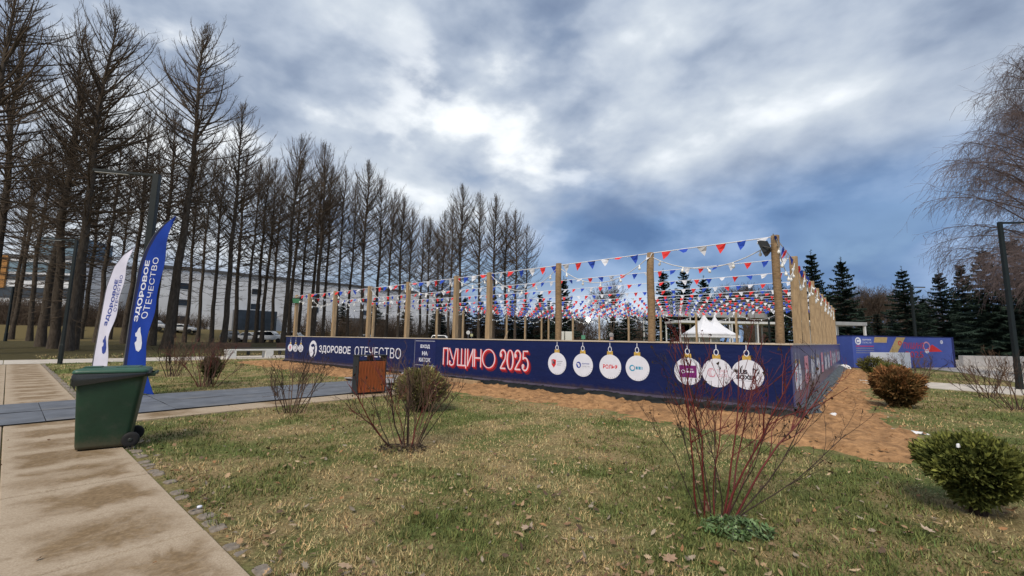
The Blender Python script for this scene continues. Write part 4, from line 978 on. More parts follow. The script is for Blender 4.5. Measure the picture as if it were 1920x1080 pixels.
def car(x, y, rz, kind, colname, colr, label):
    z = float(ground_h(x, y)); o = empty('parked_car', (x, y, z), rz, label, 'car', 'cars parked beyond the trees')
    if (kind, colname) not in PAINT: PAINT[(kind, colname)] = CM[kind][0].mesh('body', mat(colname+'_car_paint', colr, .3, .05, spec=.6), True, .03)
    link('body', PAINT[(kind, colname)], o); link('window', CM[kind][1], o)
    for sx in (-1.35, 1.35):
        for sy in (-.80, .80): w_o = link('wheel', WH, o, loc=(sx, sy, .34), rot=(0, 0, 0 if sy < 0 else PI)); link('rim', RM, w_o)
    for sy in (-.62, .62):
        MB().box((2.12, sy-.16, .66), (2.215, sy+.16, .78)).obj('headlight', M_HL, o); MB().box((-2.215, sy-.14, .75), (-2.12, sy+.14, .92)).obj('tail_light', M_TL, o)
SIL, WHI, DRK = (.42, .43, .45), (.66, .67, .68), (.06, .065, .075)
for px_, dd, rz, kind, cn_, cc, lab in [(292, 70, .1, 'suv', 'silver', SIL, 'silver car between the blue flag and the first thick larch trunk'), (346, 72, .2, 'car', 'white', WHI, 'white car half hidden behind two slim larch trunks right of the blue flag'),
    (438, 66, -.6, 'suv', 'dark_grey', DRK, 'dark grey off-road car seen between trunks, left of two pale cars'), (474, 64, .05, 'car', 'silver', SIL, 'silver car beyond the brown benches, middle of three together'), (511, 63, .1, 'suv', 'white', WHI, 'white car beyond the brown benches nearest the rink end'),
    (556, 66, .1, 'suv', 'white', WHI, 'white car with its roof showing above the left end of the rink boards'), (690, 68, 0, 'car', 'silver', SIL, 'silver car seen low between the front posts above the large lettering'), (832, 72, 0, 'suv', 'white', WHI, 'white car seen between posts above the start of the red and white lettering')]:
    car((px_-958)/803*dd*1.0, dd, rz, kind, cn_, cc, lab)
# ------------------------------------------------------------------ trees
M_BARK = mat('larch_bark', (.075, .060, .047), .9, .45, 3.5, .03, 9, spec=.15, stretch=(3, 3, .7)); M_TWIG = mat('larch_twigs', (.105, .080, .060), .9, .35, .6, spec=.1)
M_BIRCH = mat('birch_bark', (.50, .48, .45), .8, .2, 4, .01, 12, dirt=((.03, .028, .026), 3.0, .95), stretch=(1, 1, 3)); M_BTWIG = mat('birch_twigs', (.15, .115, .112), .9, .3, .6, spec=.1)
M_DTWIG = mat('bare_tree_twigs', (.10, .075, .058), .9, .35, .4, spec=.1)
M_NEEDLE = mat('spruce_needles', (1, 1, 1), .8, .45, 1.6, spec=.15, attr=True)
def unit(v): v = np.asarray(v, float); return v/max(np.linalg.norm(v), 1e-9)
def larch(seed, H=25.0, dens=1.0, lean=.01, low=.17, lowlen=.22):
    r = np.random.default_rng(seed); tr = Segs(); cr_ = Segs(); nt_ = 16
    wob = np.cumsum(r.normal(0, .07, (nt_+1, 2)), 0); wob -= wob[0]
    zt = np.linspace(0, H, nt_+1); rad = .27*(1-zt/H)**.85+.015; rad[0] *= 1.3
    C_ = np.stack([wob[:, 0]*.8+lean*zt, wob[:, 1]*.8, zt], 1)
    for i in range(nt_): tr.seg(C_[i], C_[i+1], rad[i], rad[i+1])
    cp = lambda z: np.array([np.interp(z, zt, C_[:, k]) for k in range(3)])
    nb = int(185*dens); fork = r.uniform(.55, .75) if seed % 2 else 2
    ph = r.uniform(0, 6.28)
    for i in range(nb):
        tt = low+(1-low-.006)*((i+r.random())/nb)**.74; z = H*tt; a = r.random()*2*PI
        prof = np.interp(tt, [low, .30, .44, .58, .72, .84, .93, 1], [lowlen, lowlen+.18, .92, 1.0, .86, .64, .40, .12])*(1+.22*math.cos(a+ph+tt*5))
        L = 5.4*prof*(.42+.68*r.random())
        if r.random() < .07: L *= 1.3
        el = math.radians(np.interp(tt, [low, .3, .5, .7, .88, 1], [-14, 6, 30, 42, 52, 68])+r.normal(0, 11)); curl = math.radians(np.interp(tt, [low, .4, .6, 1], [10, 40, 46, 24])+r.normal(0, 12))
        p = cp(z); pts = [p]; ns = 6; aa = a
        for k in range(ns):
            e = el-.12+curl*(k/ns)**1.3; aa += r.normal(0, .13)
            d = np.array([math.cos(aa)*math.cos(e), math.sin(aa)*math.cos(e), math.sin(e)]); p = p+d*L/ns; pts.append(p)
        r0 = min(.012+.011*L, rad[min(int(tt*nt_), nt_)]*.6)
        cr_.path(pts, r0, .010)
        pts = np.array(pts); nw = int(L*(4.3 if tt > .34 else 1.4))+2
        for k in range(nw):
            f = .12+.87*(k+r.random())/nw; q = f*ns; j = min(int(q), ns-1); base = pts[j]+(pts[j+1]-pts[j])*(q-j); dd = unit(pts[j+1]-pts[j])
            side = unit(np.cross(dd, [0, 0, 1]))*(1 if r.random() < .5 else -1)
            dv = unit(dd*.85+side*r.uniform(.2, .85)+np.array([0, 0, r.uniform(-.35, .75)])); l = r.uniform(.35, 1.0)*(.50+.15*L)*(1.1-.45*f)
            mid = base+dv*l*.55; end = mid+unit(dv+np.array([0, 0, .45])+r.normal(0, .2, 3))*l*.45
            cr_.seg(base, mid, .0085, .007); cr_.seg(mid, end, .007, .0035)
            if r.random() < .75:
                dv2 = unit(dv+side*-.6+np.array([0, 0, .2])+r.normal(0, .3, 3)); cr_.seg(mid, mid+dv2*l*.5, .006, .0035)
            if r.random() < .5:
                dv2 = unit(dv+side*.5+np.array([0, 0, .5])+r.normal(0, .3, 3)); b2 = base+dv*l*.3; cr_.seg(b2, b2+dv2*l*.4, .006, .0035)
    if fork < 1:      # a second leader
        z0 = H*fork; q = cp(z0); d = unit([r.normal(0, .25), r.normal(0, .25), 1]); pts = [q+d*t_*H*(.93-fork)/5+np.array([.5*math.sin(t_*.6), 0, 0]) for t_ in range(6)]; tr.path(pts, .09, .015)
        for k in range(34):
            f = r.random(); b0 = np.array(pts[0])+(np.array(pts[-1])-np.array(pts[0]))*f; a = r.random()*6.28; L = 2.3*(1-f*.75)*r.uniform(.5, 1); e1 = b0+np.array([math.cos(a)*.75, math.sin(a)*.75, .5])*L*.5; e2 = e1+np.array([math.cos(a)*.4, math.sin(a)*.4, .85])*L*.5
            cr_.path([b0, e1, e2], .022, .008)
            for m_ in range(int(5*L)+2):
                b2 = b0+(e1-b0)*r.random() if r.random() < .5 else e1+(e2-e1)*r.random(); cr_.seg(b2, b2+unit(r.normal(0, .6, 3)+np.array([math.cos(a)*.4, math.sin(a)*.4, .5]))*r.uniform(.3, .8), .008, .0035)
    return tr.mesh('trunk', M_BARK, 9), cr_.mesh('crown', M_TWIG, 3)
LARCH = [larch(11, 25, 1.15, .012), larch(12, 25, 1.0, -.008, .18), larch(13, 25, 1.1, .004, .12), larch(14, 25, .85, -.012, .25), larch(15, 25, .95, .006, .20), larch(16, 25, 1.15, .010, .07, .36), larch(17, 25, 1.1, -.006, .08, .34)]
def place_x(xb, d, z=0.0):
    c_, s_ = math.cos(PITCH), math.sin(PITCH); dep = d*c_+(z-EYE)*s_; v = -d*s_+(z-EYE)*c_; b = -803*v/dep
    a = (xb-960+sr*b)/cr; return a*dep/803
def top_z(d, yt, xt):
    # height of a treetop that shows at row yt
    b = cr*(yt-540)-sr*(xt-960); k = -b/803; c_, s_ = math.cos(PITCH), math.sin(PITCH)
    return EYE+d*(k*c_+s_)/(c_-k*s_)
def tree_at(name, xb, d, yt, meshes, H0, label, cat, group, wid=1.0, xt=None):
    z = float(ground_h((xb-960)/803*d, d)); X = place_x(xb, d, z); z = float(ground_h(X, d)); Hh = top_z(d, yt, xt if xt else xb)-z
    o = empty(name, (X, d, z-.05), random.uniform(0, 2*PI), label, cat, group)
    s = Hh/H0
    link('trunk', meshes[0], o, sc=(s*wid, s*wid, s)); link('crown', meshes[1], o, sc=(s*wid, s*wid, s)); return o
G_L = 'bare larches of the grove on the left'
named = [(-75, 27, -60, 5, 'huge bare larch cut by the left edge, its crown filling the top left corner', 0),
 (-22, 33, 60, 2, 'bare larch standing just inside the left edge beside the huge cut off one', 20),
 (76, 37, 130, 6, 'leftmost trunk of the tight clump of larches by the far path', 140),
 (100, 35, 75, 6, 'thick larch in the middle of the tight clump, second tallest of it', 165),
 (124, 33, 18, 5, 'tallest larch of the tight clump, reaching almost to the top of the photo', 215),
 (136, 34.5, 150, 6, 'rightmost trunk of the tight clump of larches by the far path', 190),
 (312, 40, 62, 0, 'tall larch with a thick trunk rising just right of the blue flag', 355),
 (284, 44, 210, 1, 'larch whose trunk is half hidden by the blue flag', 310),
 (232, 46, 215, 4, 'larch seen between the white flag and the blue flag', 265),
 (180, 47, 240, 3, 'slim larch standing left of the white flag, alone', 215),
 (418, 46, 200, 1, 'larch with a bent thick trunk above the reddish twiggy shrub', 465),
 (530, 54, 262, 2, 'thick dark larch right beside the left end of the rink', 565),
 (586, 60, 276, 4, 'larch behind the leftmost posts of the rink with a narrow top', 612),
 (676, 64, 306, 0, 'larch with the highest top of those behind the word of thin letters on the banner', 705),
 (745, 70, 374, 2, 'larch with a round crown behind the middle of the front posts', 768),
 (862, 76, 350, 0, 'tallest larch of the last group before the open sky', 880),
 (965, 82, 393, 2, 'rightmost larch of the grove, at the edge of the open sky', 975)]
for xb, d, yt, k, lab, xt in named: tree_at('larch_tree', xb, d, yt, LARCH[k], 25, lab, 'tree', G_L, 1.12 if d < 45 else 1.0, xt)
fill = [(345, 54, 275), (370, 60, 290), (396, 51, 300), (440, 57, 290), (458, 52, 305), (490, 60, 300), (508, 66, 330), (556, 66, 335), (604, 68, 320), (628, 64, 318), (650, 72, 345), (700, 68, 340), (722, 78, 360), (760, 80, 395), (785, 84, 410), (840, 79, 388), (897, 78, 366), (925, 82, 372), (948, 86, 402), (985, 88, 425), (20, 52, 250), (55, 50, 240), (150, 58, 290), (205, 60, 300), (258, 60, 290), (325, 68, 310), (815, 92, 430), (800, 80, 412), (822, 84, 400), (476, 60, 300), (540, 62, 300), (580, 66, 312), (20, 60, 300), (90, 62, 300)]
def zoned(items, zones, text):
    """one label each: counted from the left within the stretch of the photo named by a landmark"""
    num = ['first', 'second', 'third', 'fourth', 'fifth', 'sixth', 'seventh', 'eighth', 'ninth', 'tenth', 'eleventh', 'twelfth']; out_ = {}; lo = -1e9
    for hi, nm in zones:
        for k, it in enumerate(sorted(t_ for t_ in items if lo <= t_[0] < hi)): out_[it] = text % (num[k], nm)
        lo = hi
    return out_
LL = zoned(fill, [(140, 'left of the tight clump'), (300, 'around the two feather flags'), (530, 'between blue flag and rink end'), (760, 'above the smaller white lettering'), (5000, 'above the large red edged lettering')], '%s slender background larch from the left, %s')
for i, (xb, d, yt) in enumerate(fill): tree_at('larch_tree', xb, d, yt, LARCH[5+i % 2 if xb < 160 else (i*3+1) % 5], 25, LL[(xb, d, yt)], 'tree', G_L, random.uniform(.8, 1.0), xb+ (12 if xb < 800 else 5))

# spruces -------------------------------------------------------------
def spruce(seed, H=12.0, wide=.27, layers=24):
    r = np.random.default_rng(seed); tr = Segs(); tr.path([(0, 0, 0), (0, 0, H*.5), (0, 0, H)], .16, .012); V = []; F = []; Cc = []
    def tri(a, b, c, col):
        n_ = len(V); V.extend([a, b, c]); F.append((n_, n_+1, n_+2)); Cc.extend([col]*3)
    for i in range(layers):
        tt = .045+.93*(i/layers)**.95; z0 = H*tt; L0 = H*wide*(1-tt)**.80+.12; nb = 9 if tt < .7 else 7
        for k in range(nb):
            L = L0*r.uniform(.62, 1.16); a = 2*PI*(k+r.random()*.8)/nb+i*1.3; droop = r.normal(-.20, .10)+.5*tt*tt
            dr_ = np.array([math.cos(a), math.sin(a), droop]); z = z0+r.normal(0, .12); lat = np.array([-math.sin(a), math.cos(a), 0])
            base = np.array([0, 0, z]); ns = max(5, int(L*6.0))
            tone = r.uniform(.7, 1.3)
            for j in range(ns):
                f = (j+.5)/ns; p = base+dr_*L*f+np.array([0, 0, .30*L*max(0, f-.55)**1.5]); w = (.18+.30*L*(1-f)*f*1.6)*r.uniform(.7, 1.3)
                for sd in (-1, 1):
                    tip = p+lat*sd*w+unit(dr_)*w*.55+np.array([0, 0, -.35*w+r.normal(0, .05)]); th = .07+.05*r.random()
                    c0 = np.array([.026, .045, .033])*tone*r.uniform(.75, 1.35)
                    tri(p-unit(dr_)*th*1.3, p+unit(dr_)*th*1.3, tip, c0)
                    t2 = p+np.array([r.normal(0, .06), r.normal(0, .06), -.22-.16*r.random()]); tri(p-unit(dr_)*.12, p+unit(dr_)*.12, t2, c0*.9)
            tip = base+dr_*L*1.04+np.array([0, 0, .30*L*.45**1.5]); tri(tip-dr_*.3+lat*.07, tip-dr_*.3-lat*.07, tip, np.array([.028, .048, .034])*tone)
    for k in range(10):
        z = H*(.95+.006*k); a = r.random()*6.28; p = np.array([0, 0, z]); q = p+np.array([math.cos(a)*.2, math.sin(a)*.2, .10]); tri(p, p+np.array([0, 0, .1]), q, np.array([.025, .045, .03]))
    return tr.mesh('trunk', M_BARK, 6), raw_mesh('crown', np.array(V), np.array(F), M_NEEDLE, False, np.array(Cc))
SPR = [spruce(3), spruce(4, wide=.31, layers=22), spruce(5, wide=.24, layers=26)]
G_S = 'spruces behind the rink and the container'
spr = [(1533, 62, 470, 2, 'spruce with a broad blunt top directly behind the right row of rink posts'), (1590, 52, 482, 0, 'pointed spruce above the left end of the blue container'), (1706, 48, 500, 1, 'full spruce with open sky on both sides above the red lettering of the container'),
 (1776, 50, 505, 0, 'spruce right of the container, left one of a close pair'), (1819, 52, 490, 2, 'spruce right of the container, right one of a close pair'), (1866, 44, 462, 1, 'large spruce half behind the hanging birch twigs'), (1925, 42, 440, 0, 'spruce at the right edge of the frame'),
 (1247, 70, 505, 1, 'left one of the two dark spruces close together behind the middle of the rink'), (1286, 72, 502, 1, 'right one of the two dark spruces close together behind the middle of the rink'), (1324, 70, 516, 0, 'spruce with a thin spire above the white tent'), (1466, 66, 515, 2, 'spruce partly hidden by the near corner post'),
 (1057, 78, 518, 0, 'slim spruce beside the rightmost larch'), (1178, 82, 562, 1, 'short dark spruce in front of the round bare tree'), (1150, 84, 580, 0, 'low dark spruce at the foot of the round bare tree')]
for xb, d, yt, k, lab in spr: tree_at('spruce_tree', xb, d, yt, SPR[k], 12, lab, 'tree', G_S, 1.0)
backspr = [(1620, 60, 580), (1650, 66, 585), (1740, 60, 555), (1800, 60, 560), (1845, 58, 545), (1560, 66, 545), (1895, 56, 540), (1680, 70, 590), (1955, 52, 480), (870, 98, 555), (900, 96, 560), (925, 100, 548), (960, 99, 556), (985, 96, 565), (1012, 98, 548), (1030, 94, 560), (700, 96, 560), (760, 98, 566), (820, 96, 560), (640, 95, 565)]
BL_ = zoned(backspr, [(900, 'seen low between larch trunks'), (1100, 'seen low between the front rink posts'), (1700, 'behind the blue container'), (5000, 'behind the plaza wall')], '%s dark back row spruce from the left, %s')
for i, (xb, d, yt) in enumerate(backspr): tree_at('spruce_tree', xb, d, yt, SPR[i % 3], 12, BL_[(xb, d, yt)], 'tree', 'spruces of the closed back rows', 1.25)

# bare broadleaf trees -------------------------------------------------------
def broadleaf(seed, H=12.0, spread=.5, depth_=5, twig=M_DTWIG, bark=M_BARK, droop=0.0, r0=.2, trunkf=.22, kids=(3, 5)):
    r = np.random.default_rng(seed); tr = Segs(); cr_ = Segs(); 
    def grow(p, d, L, rad, lev):
        n = 4; pts = [p]
        for k in range(n):
            d = unit(d+r.normal(0, .13, 3)+np.array([0, 0, .07 if lev < depth_-1 else -droop])); p = p+d*L/n; pts.append(p)
        (tr if lev <= 1 else cr_).path(pts, rad, max(rad*.62, .013))
        if lev >= depth_: return
        kk = r.integers(kids[0], kids[1]+1)
        for i in range(kk):
            f = 1.0 if i == 0 else r.uniform(.35, 1.0); j = min(int(f*n), n-1); b = pts[j]+(pts[j+1]-pts[j])*(f*n-j)
            ax = unit(np.cross(d, r.normal(0, 1, 3))); ang = r.uniform(.2, .75)*(.35 if i == 0 else 1)*(spread/.5)
            nd = unit(d*math.cos(ang)+ax*math.sin(ang)); grow(b, nd, L*r.uniform(.62, .85), max(rad*.58, .013), lev+1)
    grow(np.zeros(3), np.array([0, 0, 1.]), H*trunkf, r0, 0)
    hmax = max(p[2] for p in cr_.b); s = H/hmax
    for S in (tr, cr_):
        S.a = [np.asarray(p)*s for p in S.a]; S.b = [np.asarray(p)*s for p in S.b]
    return tr.mesh('trunk', bark, 7), cr_.mesh('crown', twig, 3)
BL = [broadleaf(21, 12, .55), broadleaf(22, 12, .5), broadleaf(23, 12, .6)]
ROUND = broadleaf(31, 12, .55, 6, kids=(3, 4), trunkf=.18)
tree_at('broadleaf_tree', 1152, 74, 515, ROUND, 12, 'bare round crowned tree standing in the bright gap behind the rink', 'tree', 'bare broadleaf trees beyond the rink', 1.0)
wood = [(1355, 105, 535), (1380, 110, 530), (1405, 104, 528), (1430, 112, 525), (1455, 106, 528), (1480, 110, 530), (1505, 104, 528), (1540, 108, 530), (1565, 112, 535), (1612, 96, 535), (1632, 100, 530), (1652, 98, 528), (1672, 104, 535), (1735, 98, 548), (1755, 104, 545), (1220, 110, 560), (1195, 115, 575), (1110, 112, 590), (1085, 110, 585), (1060, 115, 580), (1135, 112, 588), (1392, 122, 532), (1442, 124, 530), (1492, 122, 532), (1368, 118, 538), (1418, 116, 530), (1468, 118, 532), (1518, 118, 534), (1642, 112, 538), (1662, 114, 540)]
WL = zoned(wood, [(1300, 'low in the bright gap behind the rink'), (1425, 'just right of the thin spired spruce'), (1600, 'behind the near corner post'), (5000, 'between the spruces above the container')], '%s brown distant tree from the left, %s')
for i, (xb, d, yt) in enumerate(wood): tree_at('broadleaf_tree', xb, d, yt, BL[i % 3], 12, WL[(xb, d, yt)], 'tree', 'brown bare trees of the distant wood', 1.25)
# low tangled undergrowth that closes the view under the trees
def thicket(seed, L, Hh, n):
    r = np.random.default_rng(seed); s = Segs()
    for i in range(n):
        p = np.array([r.uniform(-L/2, L/2), r.uniform(-3, 3), 0]); d = unit([r.normal(0, .25), r.normal(0, .25), 1]); h = Hh*r.uniform(.5, 1.1)
        m = p+d*h*.5; e = m+unit(d+r.normal(0, .25, 3))*h*.5; s.seg(p, m, .035, .028); s.seg(m, e, .028, .012)
        for k in range(5):
            q = p+(e-p)*r.uniform(.25, .9); s.seg(q, q+unit(r.normal(0, .6, 3)+np.array([0, 0, .6]))*h*.3, .018, .008)
    return s.mesh('undergrowth', M_DTWIG, 3)
UG = thicket(5, 22, 5.5, 650)
for i, (xb, d, sc) in enumerate([(-40, 66, .8), (20, 72, .9), (110, 70, .8), (180, 76, .7), (270, 84, .6), (650, 92, 1.0), (800, 96, 1.0), (930, 100, 1.0), (1060, 102, 1.1), (1180, 104, 1.1), (1300, 100, 1.3), (1430, 98, 1.4), (1540, 94, 1.3), (1650, 86, 1.2), (1780, 80, 1.2), (1900, 76, 1.2)]):
    X = (xb-960)/803*d; tag(link('undergrowth', UG, None, loc=(X, d, float(ground_h(X, d))-.1), sc=(1, 1, sc), rot=(0, 0, .1*i)), kind='stuff')

# birch at the right -------------------------------------------------------
def birch(seed, H=16.0):
    r = np.random.default_rng(seed); tr = Segs(); br = Segs(); tw = Segs()
    zt = np.linspace(0, H, 14); C_ = np.stack([np.cumsum(r.normal(0, .10, 14))-.02*zt, np.cumsum(r.normal(0, .10, 14)), zt], 1); rad = .17*(1-zt/H)**.8+.012
    for i in range(13): tr.seg(C_[i], C_[i+1], rad[i], rad[i+1])
    for i in range(120):
        tt = .20+.79*((i+r.random())/120); p = np.array([np.interp(H*tt, zt, C_[:, k]) for k in range(3)]); L = (6.3*(1-tt)**.6+.6)*r.uniform(.6, 1.1); a = r.random()*2*PI; el = r.uniform(.35, 1.0); pts = [p]; ns = 7
        for k in range(ns):
            e = el-.95*(k/ns)**1.8; d = np.array([math.cos(a)*math.cos(e), math.sin(a)*math.cos(e), math.sin(e)]); a += r.normal(0, .1); p = p+d*L/ns; pts.append(p)
        br.path(pts, .010+.0065*L, .006); pts = np.array(pts)
        for k in range(int(L*8)+6):
            f = r.uniform(.25, 1.0); q = f*ns; j = min(int(q), ns-1); b = pts[j]+(pts[j+1]-pts[j])*(q-j); dd = unit(pts[j+1]-pts[j]+r.normal(0, .35, 3)); l = r.uniform(.5, 1.7)
            p2 = b; d2 = dd; n2 = 4
            for m in range(n2):
                d2 = unit(d2*.9+np.array([0, 0, -.34])+r.normal(0, .22, 3)); p3 = p2+d2*l/n2; tw.seg(p2, p3, .0060-.0008*m, .0052-.0008*m)
                if r.random() < .85:
                    d4 = unit(d2+r.normal(0, .4, 3)+np.array([0, 0, -.25])); tw.seg(p3, p3+d4*l*.35, .006, .003)
                p2 = p3
    return tr.mesh('trunk', M_BIRCH, 9), br.mesh('branch', M_BTWIG, 5), tw.mesh('crown', M_BTWIG, 3)
BIR = birch(8)
for xb, d, yt, lab, w in [(1990, 20, 120, 'birch at the right edge with hanging purple brown twigs', 1.0), (2020, 27, 140, 'second birch farther behind, mostly beyond the right edge', 1.1)]:
    X = place_x(xb, d); Hh = top_z(d, yt, 1880); o = empty('birch_tree', (X, d, -.05), 1.0 if d < 25 else 3.0, lab, 'tree', 'birches at the right'); s = Hh/16
    for nm, me in zip(('trunk', 'limbs', 'crown'), BIR): link(nm, me, o, sc=(s*w, s*w, s))

# ------------------------------------------------------------------ shrubs
M_REDST = mat('red_dogwood_stem', (.125, .020, .018), .55, .4, 6, spec=.35); M_DKST = mat('dark_brown_stem', (.045, .030, .024), .8, .4, 6, spec=.2); M_TANST = mat('tan_brown_stem', (.13, .080, .056), .8, .35, 6, spec=.2); M_DEADL = mat('dry_shrub_leaf', (.045, .030, .020), .85, .5, 20, spec=.15)
def shrub(name, loc, label, stems, seed, group='bare shrubs on the lawn', leaf=60, litter=True):
    """stems: list of (base dx,dy), direction angles (sideways, depth) in radians from vertical, length, radius, material"""
    r = np.random.default_rng(seed); o = empty(name, loc, 0, label, 'shrub', group); tips = []
    for (bx, by), (ax, ay), L, rad, m, kids in stems:
        s = Segs(); st = np.array([bx, by, -.03])
        def grow(p, d, L, rad, lev):
            n = 6 if lev == 0 else 4; pts = [p]
            for k in range(n):
                d = unit(d+r.normal(0, .09 if lev == 0 else .15, 3)+np.array([0, 0, .05 if lev == 0 else .06])); p = p+d*L/n; pts.append(p)
            s.path(pts, rad, max(rad*.45, .0011)); tips.append((pts[-1], d))
            if lev >= 3 or L < .10: return
            nk = kids if lev == 0 else r.integers(2, 4)
            for i in range(nk):
                f = r.uniform(.38 if lev == 0 else .3, .97); j = min(int(f*n), n-1); b = pts[j]+(pts[j+1]-pts[j])*(f*n-j)
                ax_ = unit(np.cross(d, r.normal(0, 1, 3))); ang = r.uniform(.25, .7); grow(b, unit(d*math.cos(ang)+ax_*math.sin(ang)+np.array([0, 0, .1])), L*r.uniform(.28, .5)*(1.25-.5*f), max(rad*.45, .0012), lev+1)
        grow(st, unit([math.tan(ax), math.tan(ay), 1]), L, rad, 0); link('stem', s.mesh('stem', m, 5), o)
    if leaf:
        b = MB()
        for k in range(leaf):
            p, d = tips[r.integers(len(tips))]; l = r.uniform(.018, .045); q = p-np.array([0, 0, 1.])*l+r.normal(0, .008, 3); w = unit(np.cross(q-p, r.normal(0, 1, 3)))*l*.28; mid = (p+q)/2+r.normal(0, .006, 3)
            b.add([p, mid+w, q, mid-w], [(0, 1, 2), (0, 2, 3)])
        tag(b.obj('dry_leaves', M_DEADL, o), kind='stuff')
    return o
def fan(seed, n, spread, L, rad, mats_, base=.12, depth_=.5, kids=5, bias=0.0):
    r = random.Random(seed); out_ = []
    for i in range(n):
        f = (i+.5)/n*2-1; a = f*spread+bias+r.gauss(0, .06); out_.append(((f*base+r.gauss(0, base*.25), r.gauss(0, base*.5)), (a, r.gauss(0, depth_*spread)), L*r.uniform(.72, 1.05)*(1-.10*abs(f)), rad*r.uniform(.65, 1.2), r.choice(mats_), kids))
    return out_
R_, D_, T_ = M_REDST, M_DKST, M_TANST
main = [((-.16, .0), (-.09, .0), 1.40, 0.0089, R_, 7), ((-.10, .02), (-.045, .06), 1.42, 0.0085, R_, 7), ((-.13, -.05), (-.62, -.12), .95, 0.0051, D_, 4), ((-.05, .0), (.03, .12), 1.05, 0.0068, D_, 7), ((.0, .05), (.12, .2), 1.30, 0.0068, R_, 7), ((.05, .0), (.22, .02), 1.50, 0.0098, R_, 7), ((.06, .03), (.25, .1), 1.45, 0.0089, R_, 7), ((.02, -.03), (.10, -.10), 1.15, 0.0059, D_, 7),
        ((.13, .0), (.56, .05), 1.55, 0.0102, R_, 7), ((.10, .04), (.50, .22), 1.45, 0.0085, R_, 7), ((.10, -.02), (.86, -.08), 1.45, 0.0068, D_, 7), ((.11, .0), (1.0, .15), 1.50, 0.0059, D_, 7), ((.04, -.04), (.42, -.18), 1.15, 0.0051, D_, 7), ((-.07, .05), (-.24, .2), 1.25, 0.0059, D_, 7), ((.0, .08), (.34, .4), 1.30, 0.0059, D_, 7), ((-.02, .06), (-.02, .35), 1.30, 0.0059, R_, 7), ((.08, .06), (.66, .4), 1.30, 0.0059, R_, 7)]
shrub('dogwood_shrub', (1.78, 3.86, 0), 'large red stemmed dogwood in the near lawn with green leaves heaped at its foot', main, 4, leaf=150)
shrub('dogwood_shrub', (-1.43, 6.07, 0), 'dark twiggy shrub in front of the round bush, right of the wooden litter bin', fan(5, 20, .46, 1.28, .0095, [R_, D_, T_, T_], .16, .5, 7)+[((-.12, -.05), (-.95, -.1), .95, .008, D_, 4), ((.15, 0), (.62, .1), 1.15, .008, D_, 4)], 5, leaf=120)
shrub('dogwood_shrub', (-4.22, 8.55, 0), 'bare shrub leaning over the mats left of the wooden litter bin', fan(6, 16, .62, 1.15, .010, [D_, D_, T_], .16, .5, 8), 6, leaf=90)
shrub('dogwood_shrub', (-8.75, 12.6, 0), 'dense reddish brown shrub on the lawn between the blue flag and the rink', fan(7, 20, .60, 1.4, .012, [T_, R_, T_], .22, .6, 6), 7, leaf=120)
shrub('dogwood_shrub', (-12.0, 15.5, 0), 'thin brown shrub close beside the blue flag', fan(8, 16, .5, 1.25, .012, [T_, D_], .2, .6, 6), 8, leaf=50)
shrub('dogwood_shrub', (-13.0, 16.7, 0), 'sparse shrub between the two feather flags', fan(18, 9, .5, 1.1, .008, [T_, D_], .2, .6, 5), 18, leaf=30)
shrub('dogwood_shrub', (13.9, 12.7, 0), 'bare twiggy shrub on the right lawn nearer to the path', fan(9, 15, .72, 1.3, .011, [T_, D_], .2, .6, 6), 9, leaf=60)
shrub('dogwood_shrub', (12.0, 10.35, 0), 'bare shrub on the right lawn cut by the edge of the frame', fan(10, 15, .75, 1.32, .011, [T_, D_], .2, .6, 6), 10, leaf=60)
shrub('dogwood_shrub', (18.6, 20.2, 0), 'low brown twiggy shrub in front of the blue container', fan(11, 26, .75, 1.2, .014, [T_, D_], .6, .6, 6), 11, leaf=60)
